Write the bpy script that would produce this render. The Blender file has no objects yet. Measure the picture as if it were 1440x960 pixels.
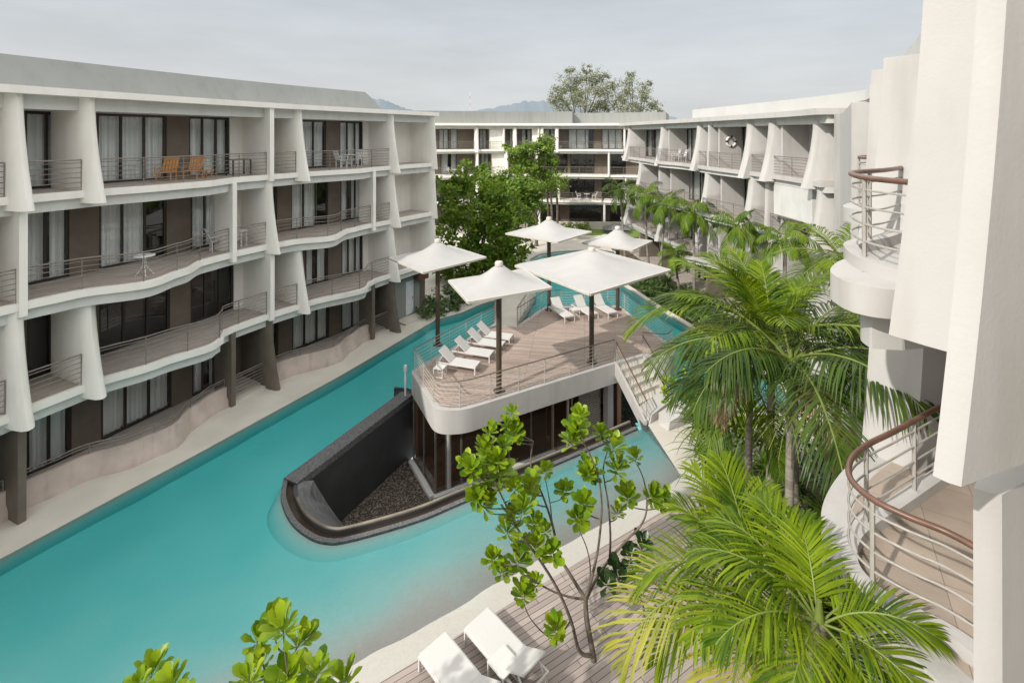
import bpy, bmesh, math, random
from math import sin, cos, pi, radians, sqrt, exp, atan2
from mathutils import Vector, Matrix, noise
from mathutils.geometry import tessellate_polygon

random.seed(7)
SC = bpy.context.scene
COL = SC.collection
FOC, CX, HY, CAMZ = 680.0, 720.0, 190.0, 11.8       # camera of the photograph, in its 1440 px frame


def P(px, py, z):
    """World point at height z seen at pixel px, py of the photograph (used to survey the place)."""
    Y = FOC * (CAMZ - z) / (py - HY)
    return ((px - CX) * Y / FOC, Y, z)


def PY(px, py, Y):
    return ((px - CX) * Y / FOC, Y, CAMZ - (py - HY) * Y / FOC)


# ------------------------------------------------------------------ materials
def node(nt, t, **kw):
    n = nt.nodes.new(t)
    for k, v in kw.items():
        setattr(n, k, v)
    return n


def new_mat(name):
    m = bpy.data.materials.new(name)
    m.use_nodes = True
    nt = m.node_tree
    nt.nodes.clear()
    out = node(nt, 'ShaderNodeOutputMaterial')
    return m, nt, out


def mat(name, c1, c2=None, rough=.6, scale=3.0, detail=5, bump=0.0, bscale=None, spec=.4, metallic=0.0,
        stretch=(1, 1, 1), lo=.35, hi=.65, dirt=0.0):
    m, nt, out = new_mat(name)
    b = node(nt, 'ShaderNodeBsdfPrincipled')
    b.inputs['Roughness'].default_value = rough
    b.inputs['Specular IOR Level'].default_value = spec
    b.inputs['Metallic'].default_value = metallic
    nt.links.new(b.outputs[0], out.inputs[0])
    if c2 is None:
        c2 = tuple(x * .88 for x in c1)
    geo = node(nt, 'ShaderNodeNewGeometry')
    mp = node(nt, 'ShaderNodeMapping')
    mp.inputs['Scale'].default_value = stretch
    nt.links.new(geo.outputs['Position'], mp.inputs[0])
    n = node(nt, 'ShaderNodeTexNoise')
    n.inputs['Scale'].default_value = scale
    n.inputs['Detail'].default_value = detail
    nt.links.new(mp.outputs[0], n.inputs[0])
    r = node(nt, 'ShaderNodeValToRGB')
    r.color_ramp.elements[0].position = lo
    r.color_ramp.elements[1].position = hi
    r.color_ramp.elements[0].color = (*c2, 1)
    r.color_ramp.elements[1].color = (*c1, 1)
    nt.links.new(n.outputs[0], r.inputs[0])
    src = r.outputs[0]
    if dirt:
        mp2 = node(nt, 'ShaderNodeMapping')
        mp2.inputs['Scale'].default_value = (1.6, 1.6, .22)
        nt.links.new(geo.outputs['Position'], mp2.inputs[0])
        n2 = node(nt, 'ShaderNodeTexNoise')
        n2.inputs['Scale'].default_value = 1.7
        n2.inputs['Detail'].default_value = 7
        nt.links.new(mp2.outputs[0], n2.inputs[0])
        r2 = node(nt, 'ShaderNodeValToRGB')
        r2.color_ramp.elements[0].position = .5
        r2.color_ramp.elements[1].position = .75
        r2.color_ramp.elements[0].color = (1, 1, 1, 1)
        d = 1 - dirt
        r2.color_ramp.elements[1].color = (d, d * .985, d * .95, 1)
        nt.links.new(n2.outputs[0], r2.inputs[0])
        mx = node(nt, 'ShaderNodeMixRGB', blend_type='MULTIPLY')
        mx.inputs[0].default_value = 1
        nt.links.new(src, mx.inputs[1])
        nt.links.new(r2.outputs[0], mx.inputs[2])
        src = mx.outputs[0]
    nt.links.new(src, b.inputs['Base Color'])
    if bump:
        n3 = node(nt, 'ShaderNodeTexNoise')
        n3.inputs['Scale'].default_value = bscale or scale * 4
        n3.inputs['Detail'].default_value = 4
        nt.links.new(mp.outputs[0], n3.inputs[0])
        bp = node(nt, 'ShaderNodeBump')
        bp.inputs['Strength'].default_value = bump
        bp.inputs['Distance'].default_value = .02
        nt.links.new(n3.outputs[0], bp.inputs['Height'])
        nt.links.new(bp.outputs[0], b.inputs['Normal'])
    return m


def wood_mat(name, c1, c2, ang, width=.14, length=2.6, gap=(.02, .015, .012), rough=.6, ctr=(0, 0)):
    m, nt, out = new_mat(name)
    b = node(nt, 'ShaderNodeBsdfPrincipled')
    b.inputs['Roughness'].default_value = rough
    b.inputs['Specular IOR Level'].default_value = .3
    nt.links.new(b.outputs[0], out.inputs[0])
    geo = node(nt, 'ShaderNodeNewGeometry')
    mp = node(nt, 'ShaderNodeMapping')
    mp.inputs['Rotation'].default_value = (0, 0, -ang)
    nt.links.new(geo.outputs['Position'], mp.inputs[0])
    br = node(nt, 'ShaderNodeTexBrick')
    br.offset = .37
    br.offset_frequency = 3
    br.inputs['Scale'].default_value = 1
    br.inputs['Color1'].default_value = (0, 0, 0, 1)
    br.inputs['Color2'].default_value = (1, 1, 1, 1)
    br.inputs['Mortar'].default_value = (.5, .5, .5, 1)
    br.inputs['Mortar Size'].default_value = .007
    br.inputs['Mortar Smooth'].default_value = .3
    br.inputs['Brick Width'].default_value = length
    br.inputs['Row Height'].default_value = width
    nt.links.new(mp.outputs[0], br.inputs[0])
    mp2 = node(nt, 'ShaderNodeMapping')
    mp2.inputs['Scale'].default_value = (.7, 14, 1)
    nt.links.new(mp.outputs[0], mp2.inputs[0])
    n = node(nt, 'ShaderNodeTexNoise')
    n.inputs['Scale'].default_value = 2.0
    n.inputs['Detail'].default_value = 6
    nt.links.new(mp2.outputs[0], n.inputs[0])
    n2 = node(nt, 'ShaderNodeTexNoise')
    n2.inputs['Scale'].default_value = .5
    n2.inputs['Detail'].default_value = 4
    nt.links.new(mp.outputs[0], n2.inputs[0])
    a1 = node(nt, 'ShaderNodeMath', operation='MULTIPLY_ADD')
    nt.links.new(br.outputs['Color'], a1.inputs[0])
    a1.inputs[1].default_value = .45
    a2 = node(nt, 'ShaderNodeMath', operation='MULTIPLY_ADD')
    nt.links.new(n.outputs[0], a2.inputs[0])
    a2.inputs[1].default_value = .7
    a2.inputs[2].default_value = -.25
    nt.links.new(a2.outputs[0], a1.inputs[2])
    a3 = node(nt, 'ShaderNodeMath', operation='MULTIPLY_ADD')
    nt.links.new(n2.outputs[0], a3.inputs[0])
    a3.inputs[1].default_value = .8
    a3.inputs[2].default_value = -.25
    a4 = node(nt, 'ShaderNodeMath', operation='ADD', use_clamp=True)
    nt.links.new(a1.outputs[0], a4.inputs[0])
    nt.links.new(a3.outputs[0], a4.inputs[1])
    mx = node(nt, 'ShaderNodeMixRGB')
    mx.inputs[1].default_value = (*c1, 1)
    mx.inputs[2].default_value = (*c2, 1)
    nt.links.new(a4.outputs[0], mx.inputs[0])
    m2 = node(nt, 'ShaderNodeMixRGB')
    nt.links.new(br.outputs['Fac'], m2.inputs[0])
    nt.links.new(mx.outputs[0], m2.inputs[1])
    m2.inputs[2].default_value = (*gap, 1)
    nt.links.new(m2.outputs[0], b.inputs['Base Color'])
    bp = node(nt, 'ShaderNodeBump')
    bp.inputs['Strength'].default_value = .35
    bp.inputs['Distance'].default_value = .01
    nt.links.new(a2.outputs[0], bp.inputs['Height'])
    nt.links.new(bp.outputs[0], b.inputs['Normal'])
    return m


def tile_mat(name, c1, c2, c3):
    m, nt, out = new_mat(name)
    b = node(nt, 'ShaderNodeBsdfPrincipled')
    b.inputs['Roughness'].default_value = .6
    nt.links.new(b.outputs[0], out.inputs[0])
    geo = node(nt, 'ShaderNodeNewGeometry')
    mp = node(nt, 'ShaderNodeMapping')
    mp.inputs['Rotation'].default_value = (0, 0, .55)
    nt.links.new(geo.outputs['Position'], mp.inputs[0])
    br = node(nt, 'ShaderNodeTexBrick')
    br.offset = 0
    br.inputs['Scale'].default_value = 1
    br.inputs['Color1'].default_value = (*c1, 1)
    br.inputs['Color2'].default_value = (*c2, 1)
    br.inputs['Mortar'].default_value = (.17, .145, .13, 1)
    br.inputs['Mortar Size'].default_value = .004
    br.inputs['Brick Width'].default_value = .62
    br.inputs['Row Height'].default_value = .62
    nt.links.new(mp.outputs[0], br.inputs[0])
    ck = node(nt, 'ShaderNodeTexVoronoi')
    ck.inputs['Scale'].default_value = .9
    nt.links.new(mp.outputs[0], ck.inputs[0])
    lt = node(nt, 'ShaderNodeMath', operation='LESS_THAN')
    lt.inputs[1].default_value = .16
    nt.links.new(ck.outputs['Distance'], lt.inputs[0])
    n = node(nt, 'ShaderNodeTexNoise')
    n.inputs['Scale'].default_value = 3
    n.inputs['Detail'].default_value = 8
    nt.links.new(geo.outputs['Position'], n.inputs[0])
    mr = node(nt, 'ShaderNodeMapRange')
    mr.inputs['To Min'].default_value = .75
    mr.inputs['To Max'].default_value = 1.25
    nt.links.new(n.outputs[0], mr.inputs['Value'])
    mu = node(nt, 'ShaderNodeMixRGB', blend_type='MULTIPLY')
    mu.inputs[0].default_value = 1
    nt.links.new(br.outputs[0], mu.inputs[1])
    nt.links.new(mr.outputs[0], mu.inputs[2])
    nt.links.new(mu.outputs[0], b.inputs['Base Color'])
    return m


def leaf_mat(name, c1, c2, trans=.35, rough=.4, scale=1.5, tint=(1.3, 1.25, .5), spec=.45):
    m, nt, out = new_mat(name)
    b = node(nt, 'ShaderNodeBsdfPrincipled')
    b.inputs['Roughness'].default_value = rough
    b.inputs['Specular IOR Level'].default_value = spec
    tr = node(nt, 'ShaderNodeBsdfTranslucent')
    mixs = node(nt, 'ShaderNodeMixShader')
    mixs.inputs[0].default_value = trans
    nt.links.new(b.outputs[0], mixs.inputs[1])
    nt.links.new(tr.outputs[0], mixs.inputs[2])
    nt.links.new(mixs.outputs[0], out.inputs[0])
    geo = node(nt, 'ShaderNodeNewGeometry')
    n = node(nt, 'ShaderNodeTexNoise')
    n.inputs['Scale'].default_value = scale
    n.inputs['Detail'].default_value = 3
    nt.links.new(geo.outputs['Position'], n.inputs[0])
    r = node(nt, 'ShaderNodeMath', operation='MULTIPLY_ADD', use_clamp=True)
    r.inputs[1].default_value = 2.6
    r.inputs[2].default_value = -1.05
    nt.links.new(n.outputs[0], r.inputs[0])
    ad = node(nt, 'ShaderNodeMath', operation='MULTIPLY_ADD', use_clamp=True)
    nt.links.new(geo.outputs['Random Per Island'], ad.inputs[0])
    ad.inputs[1].default_value = .55
    ad2 = node(nt, 'ShaderNodeMath', operation='MULTIPLY')
    nt.links.new(r.outputs[0], ad2.inputs[0])
    ad2.inputs[1].default_value = .55
    nt.links.new(ad2.outputs[0], ad.inputs[2])
    mx = node(nt, 'ShaderNodeMixRGB')
    mx.inputs[1].default_value = (*c1, 1)
    mx.inputs[2].default_value = (*c2, 1)
    nt.links.new(ad.outputs[0], mx.inputs[0])
    nt.links.new(mx.outputs[0], b.inputs['Base Color'])
    m3 = node(nt, 'ShaderNodeMixRGB', blend_type='MULTIPLY')
    m3.inputs[0].default_value = 1
    m3.inputs[2].default_value = (*tint, 1)
    nt.links.new(mx.outputs[0], m3.inputs[1])
    nt.links.new(m3.outputs[0], tr.inputs[0])
    return m


def glass_mat(name, tint=(.8, .84, .84), rough=.01, base=.07, strength=1.0):
    m, nt, out = new_mat(name)
    tr = node(nt, 'ShaderNodeBsdfTransparent')
    tr.inputs[0].default_value = (*tint, 1)
    gl = node(nt, 'ShaderNodeBsdfGlossy')
    gl.inputs['Roughness'].default_value = rough
    gl.inputs['Color'].default_value = (.9, .93, .93, 1)
    fr = node(nt, 'ShaderNodeFresnel')
    fr.inputs[0].default_value = 1.5
    a = node(nt, 'ShaderNodeMath', operation='MULTIPLY_ADD', use_clamp=True)
    nt.links.new(fr.outputs[0], a.inputs[0])
    a.inputs[1].default_value = strength
    a.inputs[2].default_value = base
    mx = node(nt, 'ShaderNodeMixShader')
    nt.links.new(a.outputs[0], mx.inputs[0])
    nt.links.new(tr.outputs[0], mx.inputs[1])
    nt.links.new(gl.outputs[0], mx.inputs[2])
    nt.links.new(mx.outputs[0], out.inputs[0])
    return m


def water_mat():
    m, nt, out = new_mat('water')
    tr = node(nt, 'ShaderNodeBsdfTransparent')
    tr.inputs[0].default_value = (.985, 1, .998, 1)
    gl = node(nt, 'ShaderNodeBsdfGlossy')
    gl.inputs['Roughness'].default_value = .04
    gl.inputs['Color'].default_value = (.85, .9, .92, 1)
    fr = node(nt, 'ShaderNodeFresnel')
    fr.inputs[0].default_value = 1.33
    geo = node(nt, 'ShaderNodeNewGeometry')
    n = node(nt, 'ShaderNodeTexNoise')
    n.inputs['Scale'].default_value = 3.4
    n.inputs['Detail'].default_value = 5
    n.inputs['Roughness'].default_value = .62
    nt.links.new(geo.outputs['Position'], n.inputs[0])
    bp = node(nt, 'ShaderNodeBump')
    bp.inputs['Strength'].default_value = .35
    bp.inputs['Distance'].default_value = .06
    nt.links.new(n.outputs[0], bp.inputs['Height'])
    nt.links.new(bp.outputs[0], gl.inputs['Normal'])
    nt.links.new(bp.outputs[0], fr.inputs['Normal'])
    mx = node(nt, 'ShaderNodeMixShader')
    nt.links.new(fr.outputs[0], mx.inputs[0])
    nt.links.new(tr.outputs[0], mx.inputs[1])
    nt.links.new(gl.outputs[0], mx.inputs[2])
    nt.links.new(mx.outputs[0], out.inputs[0])
    return m


def pool_floor_mat():
    """Plaster whose tint follows the depth of the water above it."""
    m, nt, out = new_mat('pool_plaster')
    b = node(nt, 'ShaderNodeBsdfPrincipled')
    b.inputs['Roughness'].default_value = .8
    b.inputs['Specular IOR Level'].default_value = .1
    nt.links.new(b.outputs[0], out.inputs[0])
    geo = node(nt, 'ShaderNodeNewGeometry')
    sx = node(nt, 'ShaderNodeSeparateXYZ')
    nt.links.new(geo.outputs['Position'], sx.inputs[0])
    n = node(nt, 'ShaderNodeTexNoise')
    n.inputs['Scale'].default_value = .55
    n.inputs['Detail'].default_value = 5
    nt.links.new(geo.outputs['Position'], n.inputs[0])
    a = node(nt, 'ShaderNodeMath', operation='MULTIPLY_ADD')
    nt.links.new(n.outputs[0], a.inputs[0])
    a.inputs[1].default_value = .12
    a.inputs[2].default_value = -.06
    a2 = node(nt, 'ShaderNodeMath', operation='SUBTRACT')
    nt.links.new(a.outputs[0], a2.inputs[0])
    nt.links.new(sx.outputs['Z'], a2.inputs[1])
    mr = node(nt, 'ShaderNodeMapRange')
    mr.inputs['From Min'].default_value = 0.02
    mr.inputs['From Max'].default_value = .56
    nt.links.new(a2.outputs[0], mr.inputs['Value'])
    r = node(nt, 'ShaderNodeValToRGB')
    e = r.color_ramp.elements
    e[0].position = 0
    e[0].color = (.455, .44, .405, 1)
    e[1].position = 1
    e[1].color = (.072, .495, .505, 1)
    for p, c in ((.05, (.47, .475, .44)), (.12, (.44, .56, .53)), (.24, (.325, .63, .605)), (.5, (.19, .61, .61)), (.75, (.105, .55, .555))):
        k = e.new(p)
        k.color = (*c, 1)
    nt.links.new(mr.outputs[0], r.inputs[0])
    # bright web of refracted light is left to the water: only pebble grain here
    n2 = node(nt, 'ShaderNodeTexVoronoi')
    n2.inputs['Scale'].default_value = 13
    n2.inputs['Randomness'].default_value = 1
    nt.links.new(geo.outputs['Position'], n2.inputs[0])
    mr2 = node(nt, 'ShaderNodeMapRange')
    mr2.inputs['From Max'].default_value = .6
    mr2.inputs['To Min'].default_value = .70
    mr2.inputs['To Max'].default_value = 1.12
    nt.links.new(n2.outputs['Distance'], mr2.inputs['Value'])
    fd = node(nt, 'ShaderNodeMapRange')          # pebble grain shows only where the water is shallow
    fd.inputs['From Min'].default_value = .0
    fd.inputs['From Max'].default_value = .5
    fd.inputs['To Min'].default_value = .2
    fd.inputs['To Max'].default_value = .06
    nt.links.new(mr.outputs[0], fd.inputs['Value'])
    mx = node(nt, 'ShaderNodeMixRGB', blend_type='MULTIPLY')
    nt.links.new(fd.outputs[0], mx.inputs[0])
    nt.links.new(r.outputs[0], mx.inputs[1])
    nt.links.new(mr2.outputs[0], mx.inputs[2])
    nt.links.new(mx.outputs[0], b.inputs['Base Color'])
    return m


M = {}
M['white'] = mat('white_render_lifted', (.82, .795, .75), (.78, .755, .71), rough=.75, scale=1.2, bump=.08, bscale=30, dirt=.07)  # white paint lightened in colour to make up for weak light on shaded facades
M['white_dimmed'] = mat('white_render_dimmed', (.475, .462, .45), (.445, .433, .42), rough=.75, scale=1.2, bump=.1, bscale=30, dirt=.12)  # same white paint, colour darkened to offset the sun on lit parts
M['beam'] = mat('grey_shade_render', (.62, .62, .60), (.57, .57, .55), rough=.75, scale=1.5, dirt=.08)  # recessed beams' shade put into the white paint; plain grey on other parts
M['parapet'] = mat('grey_parapet_render', (.27, .28, .27), (.25, .26, .25), rough=.8, scale=.5, dirt=.10, stretch=(1, 1, .5))
M['brown'] = mat('brown_cladding', (.15, .12, .095), (.125, .10, .08), rough=.6, scale=2)
M['brownfin'] = mat('brown_fin', (.15, .125, .10), (.12, .10, .08), rough=.55, scale=2, dirt=.15)
M['frame'] = mat('dark_bronze_frame', (.035, .028, .024), rough=.4, scale=5)
M['rail'] = mat('bronze_rail', (.23, .20, .175), (.19, .17, .15), rough=.4, scale=8, metallic=.3)
M['railwhite'] = mat('pale_rail', (.38, .36, .33), (.33, .315, .285), rough=.4, scale=8)
M['handrail'] = mat('brown_handrail', (.16, .085, .06), (.12, .065, .045), rough=.35, scale=6)
M['glass'] = glass_mat('window_glass', tint=(.985, .99, .99), base=.03, strength=.75)
M['curtain'] = mat('curtain_cloth', (.88, .90, .88), (.80, .83, .82), rough=.9, scale=3, stretch=(2, 2, .2))
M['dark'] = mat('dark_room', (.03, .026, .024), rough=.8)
M['floor'] = mat('balcony_floor_tiles', (.42, .37, .335), (.36, .315, .285), rough=.7, scale=2)
M['concrete'] = mat('pink_concrete', (.54, .455, .41), (.45, .38, .34), rough=.8, scale=1.6, bump=.15, dirt=.25)
M['terrace'] = mat('pale_stone', (.57, .54, .48), (.505, .475, .42), rough=.75, scale=.8, detail=8, bump=.1, bscale=20)
M['granite'] = mat('dark_granite', (.165, .165, .17), (.075, .075, .08), rough=.4, scale=14, detail=12, bump=.06, bscale=30)
M['blackwall'] = mat('black_wall', (.055, .056, .06), (.042, .043, .046), rough=.55, scale=1.2, detail=8)
M['gutter'] = mat('gutter_water', (.05, .035, .025), rough=.08, scale=2, spec=.6)
M['steel'] = mat('steel_lip', (.30, .27, .22), (.22, .195, .16), rough=.3, scale=2, metallic=.5)
M['gravel'] = mat('gravel', (.26, .21, .17), (.03, .024, .02), rough=.85, scale=17, detail=4, bump=1.0, bscale=14, lo=.45, hi=.66)
M['metalwhite'] = mat('white_metal', (.64, .63, .615), (.60, .59, .575), rough=.4, scale=4)
M['sling'] = mat('white_sling', (.60, .59, .575), (.56, .55, .535), rough=.7, scale=40)
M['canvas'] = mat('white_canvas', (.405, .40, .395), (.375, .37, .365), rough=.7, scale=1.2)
M['canvastrim'] = mat('canvas_trim', (.52, .49, .44), rough=.6)
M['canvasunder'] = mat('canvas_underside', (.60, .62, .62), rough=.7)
M['pole'] = mat('brown_pole', (.085, .06, .042), (.07, .05, .035), rough=.4, scale=3)
M['deck'] = wood_mat('deck_boards', (.26, .20, .17), (.54, .43, .37), radians(-8.5))
M['deck2'] = wood_mat('pool_side_boards', (.22, .185, .168), (.47, .40, .365), radians(31))
M['darkwood'] = wood_mat('dark_floor_boards', (.20, .10, .06), (.32, .17, .10), radians(29), rough=.3)
M['teak'] = mat('teak', (.50, .235, .07), (.40, .18, .05), rough=.5, scale=6, stretch=(1, 1, 4))
M['bark'] = mat('bark', (.17, .14, .115), (.09, .075, .06), rough=.9, scale=7, bump=.5, bscale=14)
M['palmbark'] = mat('palm_bark', (.29, .265, .225), (.17, .15, .125), rough=.9, scale=2, stretch=(.4, .4, 5), bump=.4, bscale=5)
M['soil'] = mat('soil', (.13, .10, .075), (.08, .063, .047), rough=.95, scale=4)
M['grass'] = mat('lawn_grass', (.17, .24, .05), (.12, .18, .04), rough=.9, scale=3, bump=.4, bscale=40)
M['ground'] = mat('ground_earth', (.36, .345, .30), (.29, .28, .24), rough=.95, scale=.2)
M['hill'] = mat('hazy_hill', (.19, .225, .255), (.165, .20, .23), rough=1, scale=.01, spec=0)  # distance haze is mixed into the hill colour
M['doorwhite'] = mat('white_door', (.70, .74, .77), rough=.5)
M['orange'] = mat('red_brown_duct', (.12, .06, .04), rough=.6)
M['lifering'] = mat('life_ring_white', (.8, .8, .78), rough=.5)
M['lifeband'] = mat('life_ring_band', (.05, .05, .055), rough=.6)
M['shadedpanel'] = mat('shaded_white_panel', (.42, .43, .45), (.38, .39, .41), rough=.6, scale=1)  # white panel; its grey-lilac shade is put into the colour
M['slate'] = mat('roof_slate', (.17, .18, .19), (.13, .135, .145), rough=.7, scale=3)
M['raildeck'] = mat('grey_rail', (.50, .47, .43), (.44, .41, .375), rough=.4, scale=8)
M['doorframe'] = mat('timber_door_frame', (.42, .33, .24), (.36, .28, .2), rough=.5, scale=5)
M['louvre'] = mat('louvre_slat', (.50, .46, .40), (.44, .40, .35), rough=.6, scale=5)
M['mastred'] = mat('mast_red', (.42, .22, .20), rough=.6)
M['pooltile'] = mat('pool_tile', (.06, .46, .46), (.05, .42, .42), rough=.6, scale=3)
M['roofpale'] = mat('pale_roof_render', (.50, .50, .485), (.46, .46, .45), rough=.8, scale=.6)
M['slab'] = mat('grey_slab_stone', (.23, .235, .24), (.14, .145, .15), rough=.5, scale=6, detail=10, stretch=(1, 1, .3), bump=.3)
M['pavwood'] = mat('warm_timber_wall', (.46, .28, .17), (.36, .21, .12), rough=.5, scale=3, stretch=(3, 3, .2))
M['water'] = water_mat()
M['poolfloor'] = pool_floor_mat()
M['palm_bright'] = leaf_mat('palm_leaf_bright', (.022, .07, .004), (.27, .36, .012), trans=.25, scale=1.6, rough=.42, spec=.16, tint=(1.35, 1.25, .25))
M['palm_mid'] = leaf_mat('palm_leaf', (.03, .085, .008), (.20, .285, .02), trans=.28, scale=.9, spec=.16, tint=(1.3, 1.25, .3))
M['palm_dark'] = leaf_mat('palm_leaf_dark', (.014, .04, .007), (.105, .165, .02), trans=.2, scale=1.0, rough=.4, spec=.2)
M['palm_yellow'] = leaf_mat('palm_leaf_yellowing', (.22, .25, .03), (.46, .43, .07), trans=.34, scale=1.5, rough=.45)
M['palm_dry'] = leaf_mat('palm_leaf_dry', (.20, .14, .07), (.34, .26, .14), trans=.2, scale=1.5, rough=.7)
M['rib'] = mat('palm_rib', (.17, .22, .045), (.13, .17, .035), rough=.5, scale=4)
M['rosette'] = leaf_mat('glossy_leaf', (.07, .17, .008), (.40, .50, .02), trans=.24, rough=.36, scale=2.6, spec=.25, tint=(1.3, 1.2, .3))
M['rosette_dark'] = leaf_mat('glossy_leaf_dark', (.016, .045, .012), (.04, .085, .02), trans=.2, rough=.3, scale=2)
M['tree_dark'] = leaf_mat('tree_leaf_dark', (.05, .115, .014), (.24, .34, .04), trans=.25, scale=.7, spec=.2)
M['tree_mid'] = leaf_mat('tree_leaf_mid', (.07, .14, .018), (.23, .32, .045), trans=.28, scale=.6, spec=.2)
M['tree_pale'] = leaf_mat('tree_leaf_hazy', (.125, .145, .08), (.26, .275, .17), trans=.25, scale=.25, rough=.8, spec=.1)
M['shrub'] = leaf_mat('shrub_leaf', (.03, .07, .016), (.10, .16, .035), trans=.25, scale=1.2)
M['strap'] = leaf_mat('strap_leaf', (.05, .10, .02), (.13, .19, .04), trans=.25, scale=1)
M['yellow'] = mat('yellow_stalk', (.26, .30, .06), (.20, .24, .05), rough=.6)


# ------------------------------------------------------------------ mesh builder
ORG = {}


class MB:
    def __init__(s):
        s.v = []
        s.f = []

    def pts(s, l):
        b = len(s.v)
        s.v += [tuple(p) for p in l]
        return b

    def quad(s, a, b, c, d):
        i = s.pts((a, b, c, d))
        s.f.append((i, i + 1, i + 2, i + 3))

    def poly(s, l):
        i = s.pts(l)
        s.f.append(tuple(range(i, i + len(l))))

    def hexa(s, p):
        """8 points: bottom ring 4, top ring 4."""
        i = s.pts(p)
        for q in ((3, 2, 1, 0), (4, 5, 6, 7), (0, 1, 5, 4), (1, 2, 6, 5), (2, 3, 7, 6), (3, 0, 4, 7)):
            s.f.append(tuple(i + k for k in q))

    def box(s, c, d, rz=0.0):
        x, y, z = c
        a, b, h = d[0] / 2, d[1] / 2, d[2] / 2
        cs, sn = cos(rz), sin(rz)
        r = []
        for zz in (z - h, z + h):
            for (u, v) in ((-a, -b), (a, -b), (a, b), (-a, b)):
                r.append((x + u * cs - v * sn, y + u * sn + v * cs, zz))
        s.hexa(r)

    def bar(s, a, b, w, h):
        """rectangular bar from a to b."""
        a = Vector(a)
        b = Vector(b)
        d = (b - a).normalized()
        up = Vector((0, 0, 1)) if abs(d.z) < .95 else Vector((0, 1, 0))
        sd = d.cross(up).normalized() * (w / 2)
        u = sd.cross(d).normalized() * (h / 2)
        s.hexa([a - sd - u, b - sd - u, b + sd - u, a + sd - u, a - sd + u, b - sd + u, b + sd + u, a + sd + u])

    def tube(s, pl, r, n=6, cap=True):
        pl = [Vector(p) for p in pl]
        rs = r if isinstance(r, (list, tuple)) else [r] * len(pl)
        rings = []
        prev = None
        for i, p in enumerate(pl):
            d = (pl[min(i + 1, len(pl) - 1)] - pl[max(i - 1, 0)])
            if d.length < 1e-7:
                d = Vector((0, 0, 1))
            d.normalize()
            if prev is None:
                u = d.cross(Vector((0, 0, 1)))
                if u.length < .05:
                    u = d.cross(Vector((1, 0, 0)))
            else:
                u = prev - d * prev.dot(d)
            u.normalize()
            prev = u
            w = d.cross(u)
            rings.append(s.pts([p + (u * cos(2 * pi * k / n) + w * sin(2 * pi * k / n)) * rs[i] for k in range(n)]))
        for a, b in zip(rings, rings[1:]):
            for k in range(n):
                s.f.append((a + k, a + (k + 1) % n, b + (k + 1) % n, b + k))
        if cap:
            s.f.append(tuple(rings[0] + k for k in reversed(range(n))))
            s.f.append(tuple(rings[-1] + k for k in range(n)))

    def lathe(s, c, prof, n=16):
        """prof: (r, z) list."""
        rings = [s.pts([(c[0] + r * cos(2 * pi * k / n), c[1] + r * sin(2 * pi * k / n), c[2] + z) for k in range(n)]) for r, z in prof]
        for a, b in zip(rings, rings[1:]):
            for k in range(n):
                s.f.append((a + k, a + (k + 1) % n, b + (k + 1) % n, b + k))
        s.f.append(tuple(rings[0] + k for k in reversed(range(n))))
        s.f.append(tuple(rings[-1] + k for k in range(n)))

    def loft(s, rings, cap=True):
        n = len(rings[0])
        ids = [s.pts(r) for r in rings]
        for a, b in zip(ids, ids[1:]):
            for k in range(n):
                s.f.append((a + k, a + (k + 1) % n, b + (k + 1) % n, b + k))
        if cap:
            s.f.append(tuple(ids[0] + k for k in reversed(range(n))))
            s.f.append(tuple(ids[-1] + k for k in range(n)))

    def prism(s, poly, z0, z1, holes=(), bottom=True):
        loops = [list(poly)] + [list(h) for h in holes]
        flat = [p for l in loops for p in l]
        tris = tessellate_polygon([[Vector((p[0], p[1], 0)) for p in l] for l in loops])
        bt = s.pts([(p[0], p[1], z1) for p in flat])
        bb = s.pts([(p[0], p[1], z0) for p in flat])
        for t in tris:
            a, b, c = [flat[i] for i in t]
            ar = (b[0] - a[0]) * (c[1] - a[1]) - (b[1] - a[1]) * (c[0] - a[0])
            t = tuple(t) if ar > 0 else tuple(reversed(t))
            s.f.append(tuple(bt + i for i in t))
            if bottom:
                s.f.append(tuple(bb + i for i in reversed(t)))
        o = 0
        for l in loops:
            n = len(l)
            for k in range(n):
                s.f.append((bb + o + k, bb + o + (k + 1) % n, bt + o + (k + 1) % n, bt + o + k))
            o += n

    def sheet(s, poly, z, holes=()):
        loops = [list(poly)] + [list(h) for h in holes]
        flat = [p for l in loops for p in l]
        tris = tessellate_polygon([[Vector((p[0], p[1], 0)) for p in l] for l in loops])
        b = s.pts([(p[0], p[1], z) for p in flat])
        for t in tris:
            a, bb, c = [flat[i] for i in t]
            ar = (bb[0] - a[0]) * (c[1] - a[1]) - (bb[1] - a[1]) * (c[0] - a[0])
            t = tuple(t) if ar > 0 else tuple(reversed(t))
            s.f.append(tuple(b + i for i in t))

    def build(s, name, material, parent=None, smooth=None, fix=True):
        me = bpy.data.meshes.new(name)
        o = None
        v = s.v
        if parent is not None:
            q = ORG.get(parent.name)
            if q:
                v = [(p[0] - q[0], p[1] - q[1], p[2] - q[2]) for p in v]
        me.from_pydata(v, [], s.f)
        me.validate()
        if fix:
            bm = bmesh.new()
            bm.from_mesh(me)
            bmesh.ops.recalc_face_normals(bm, faces=bm.faces)
            bm.to_mesh(me)
            bm.free()
        me.materials.append(material)
        if smooth is not None:
            me.polygons.foreach_set('use_smooth', [True] * len(me.polygons))
            me.set_sharp_from_angle(angle=radians(smooth))
        o = bpy.data.objects.new(name, me)
        COL.objects.link(o)
        if parent is not None:
            o.parent = parent
            if parent.name in ORG:
                ORG[o.name] = ORG[parent.name]
        return o


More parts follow.
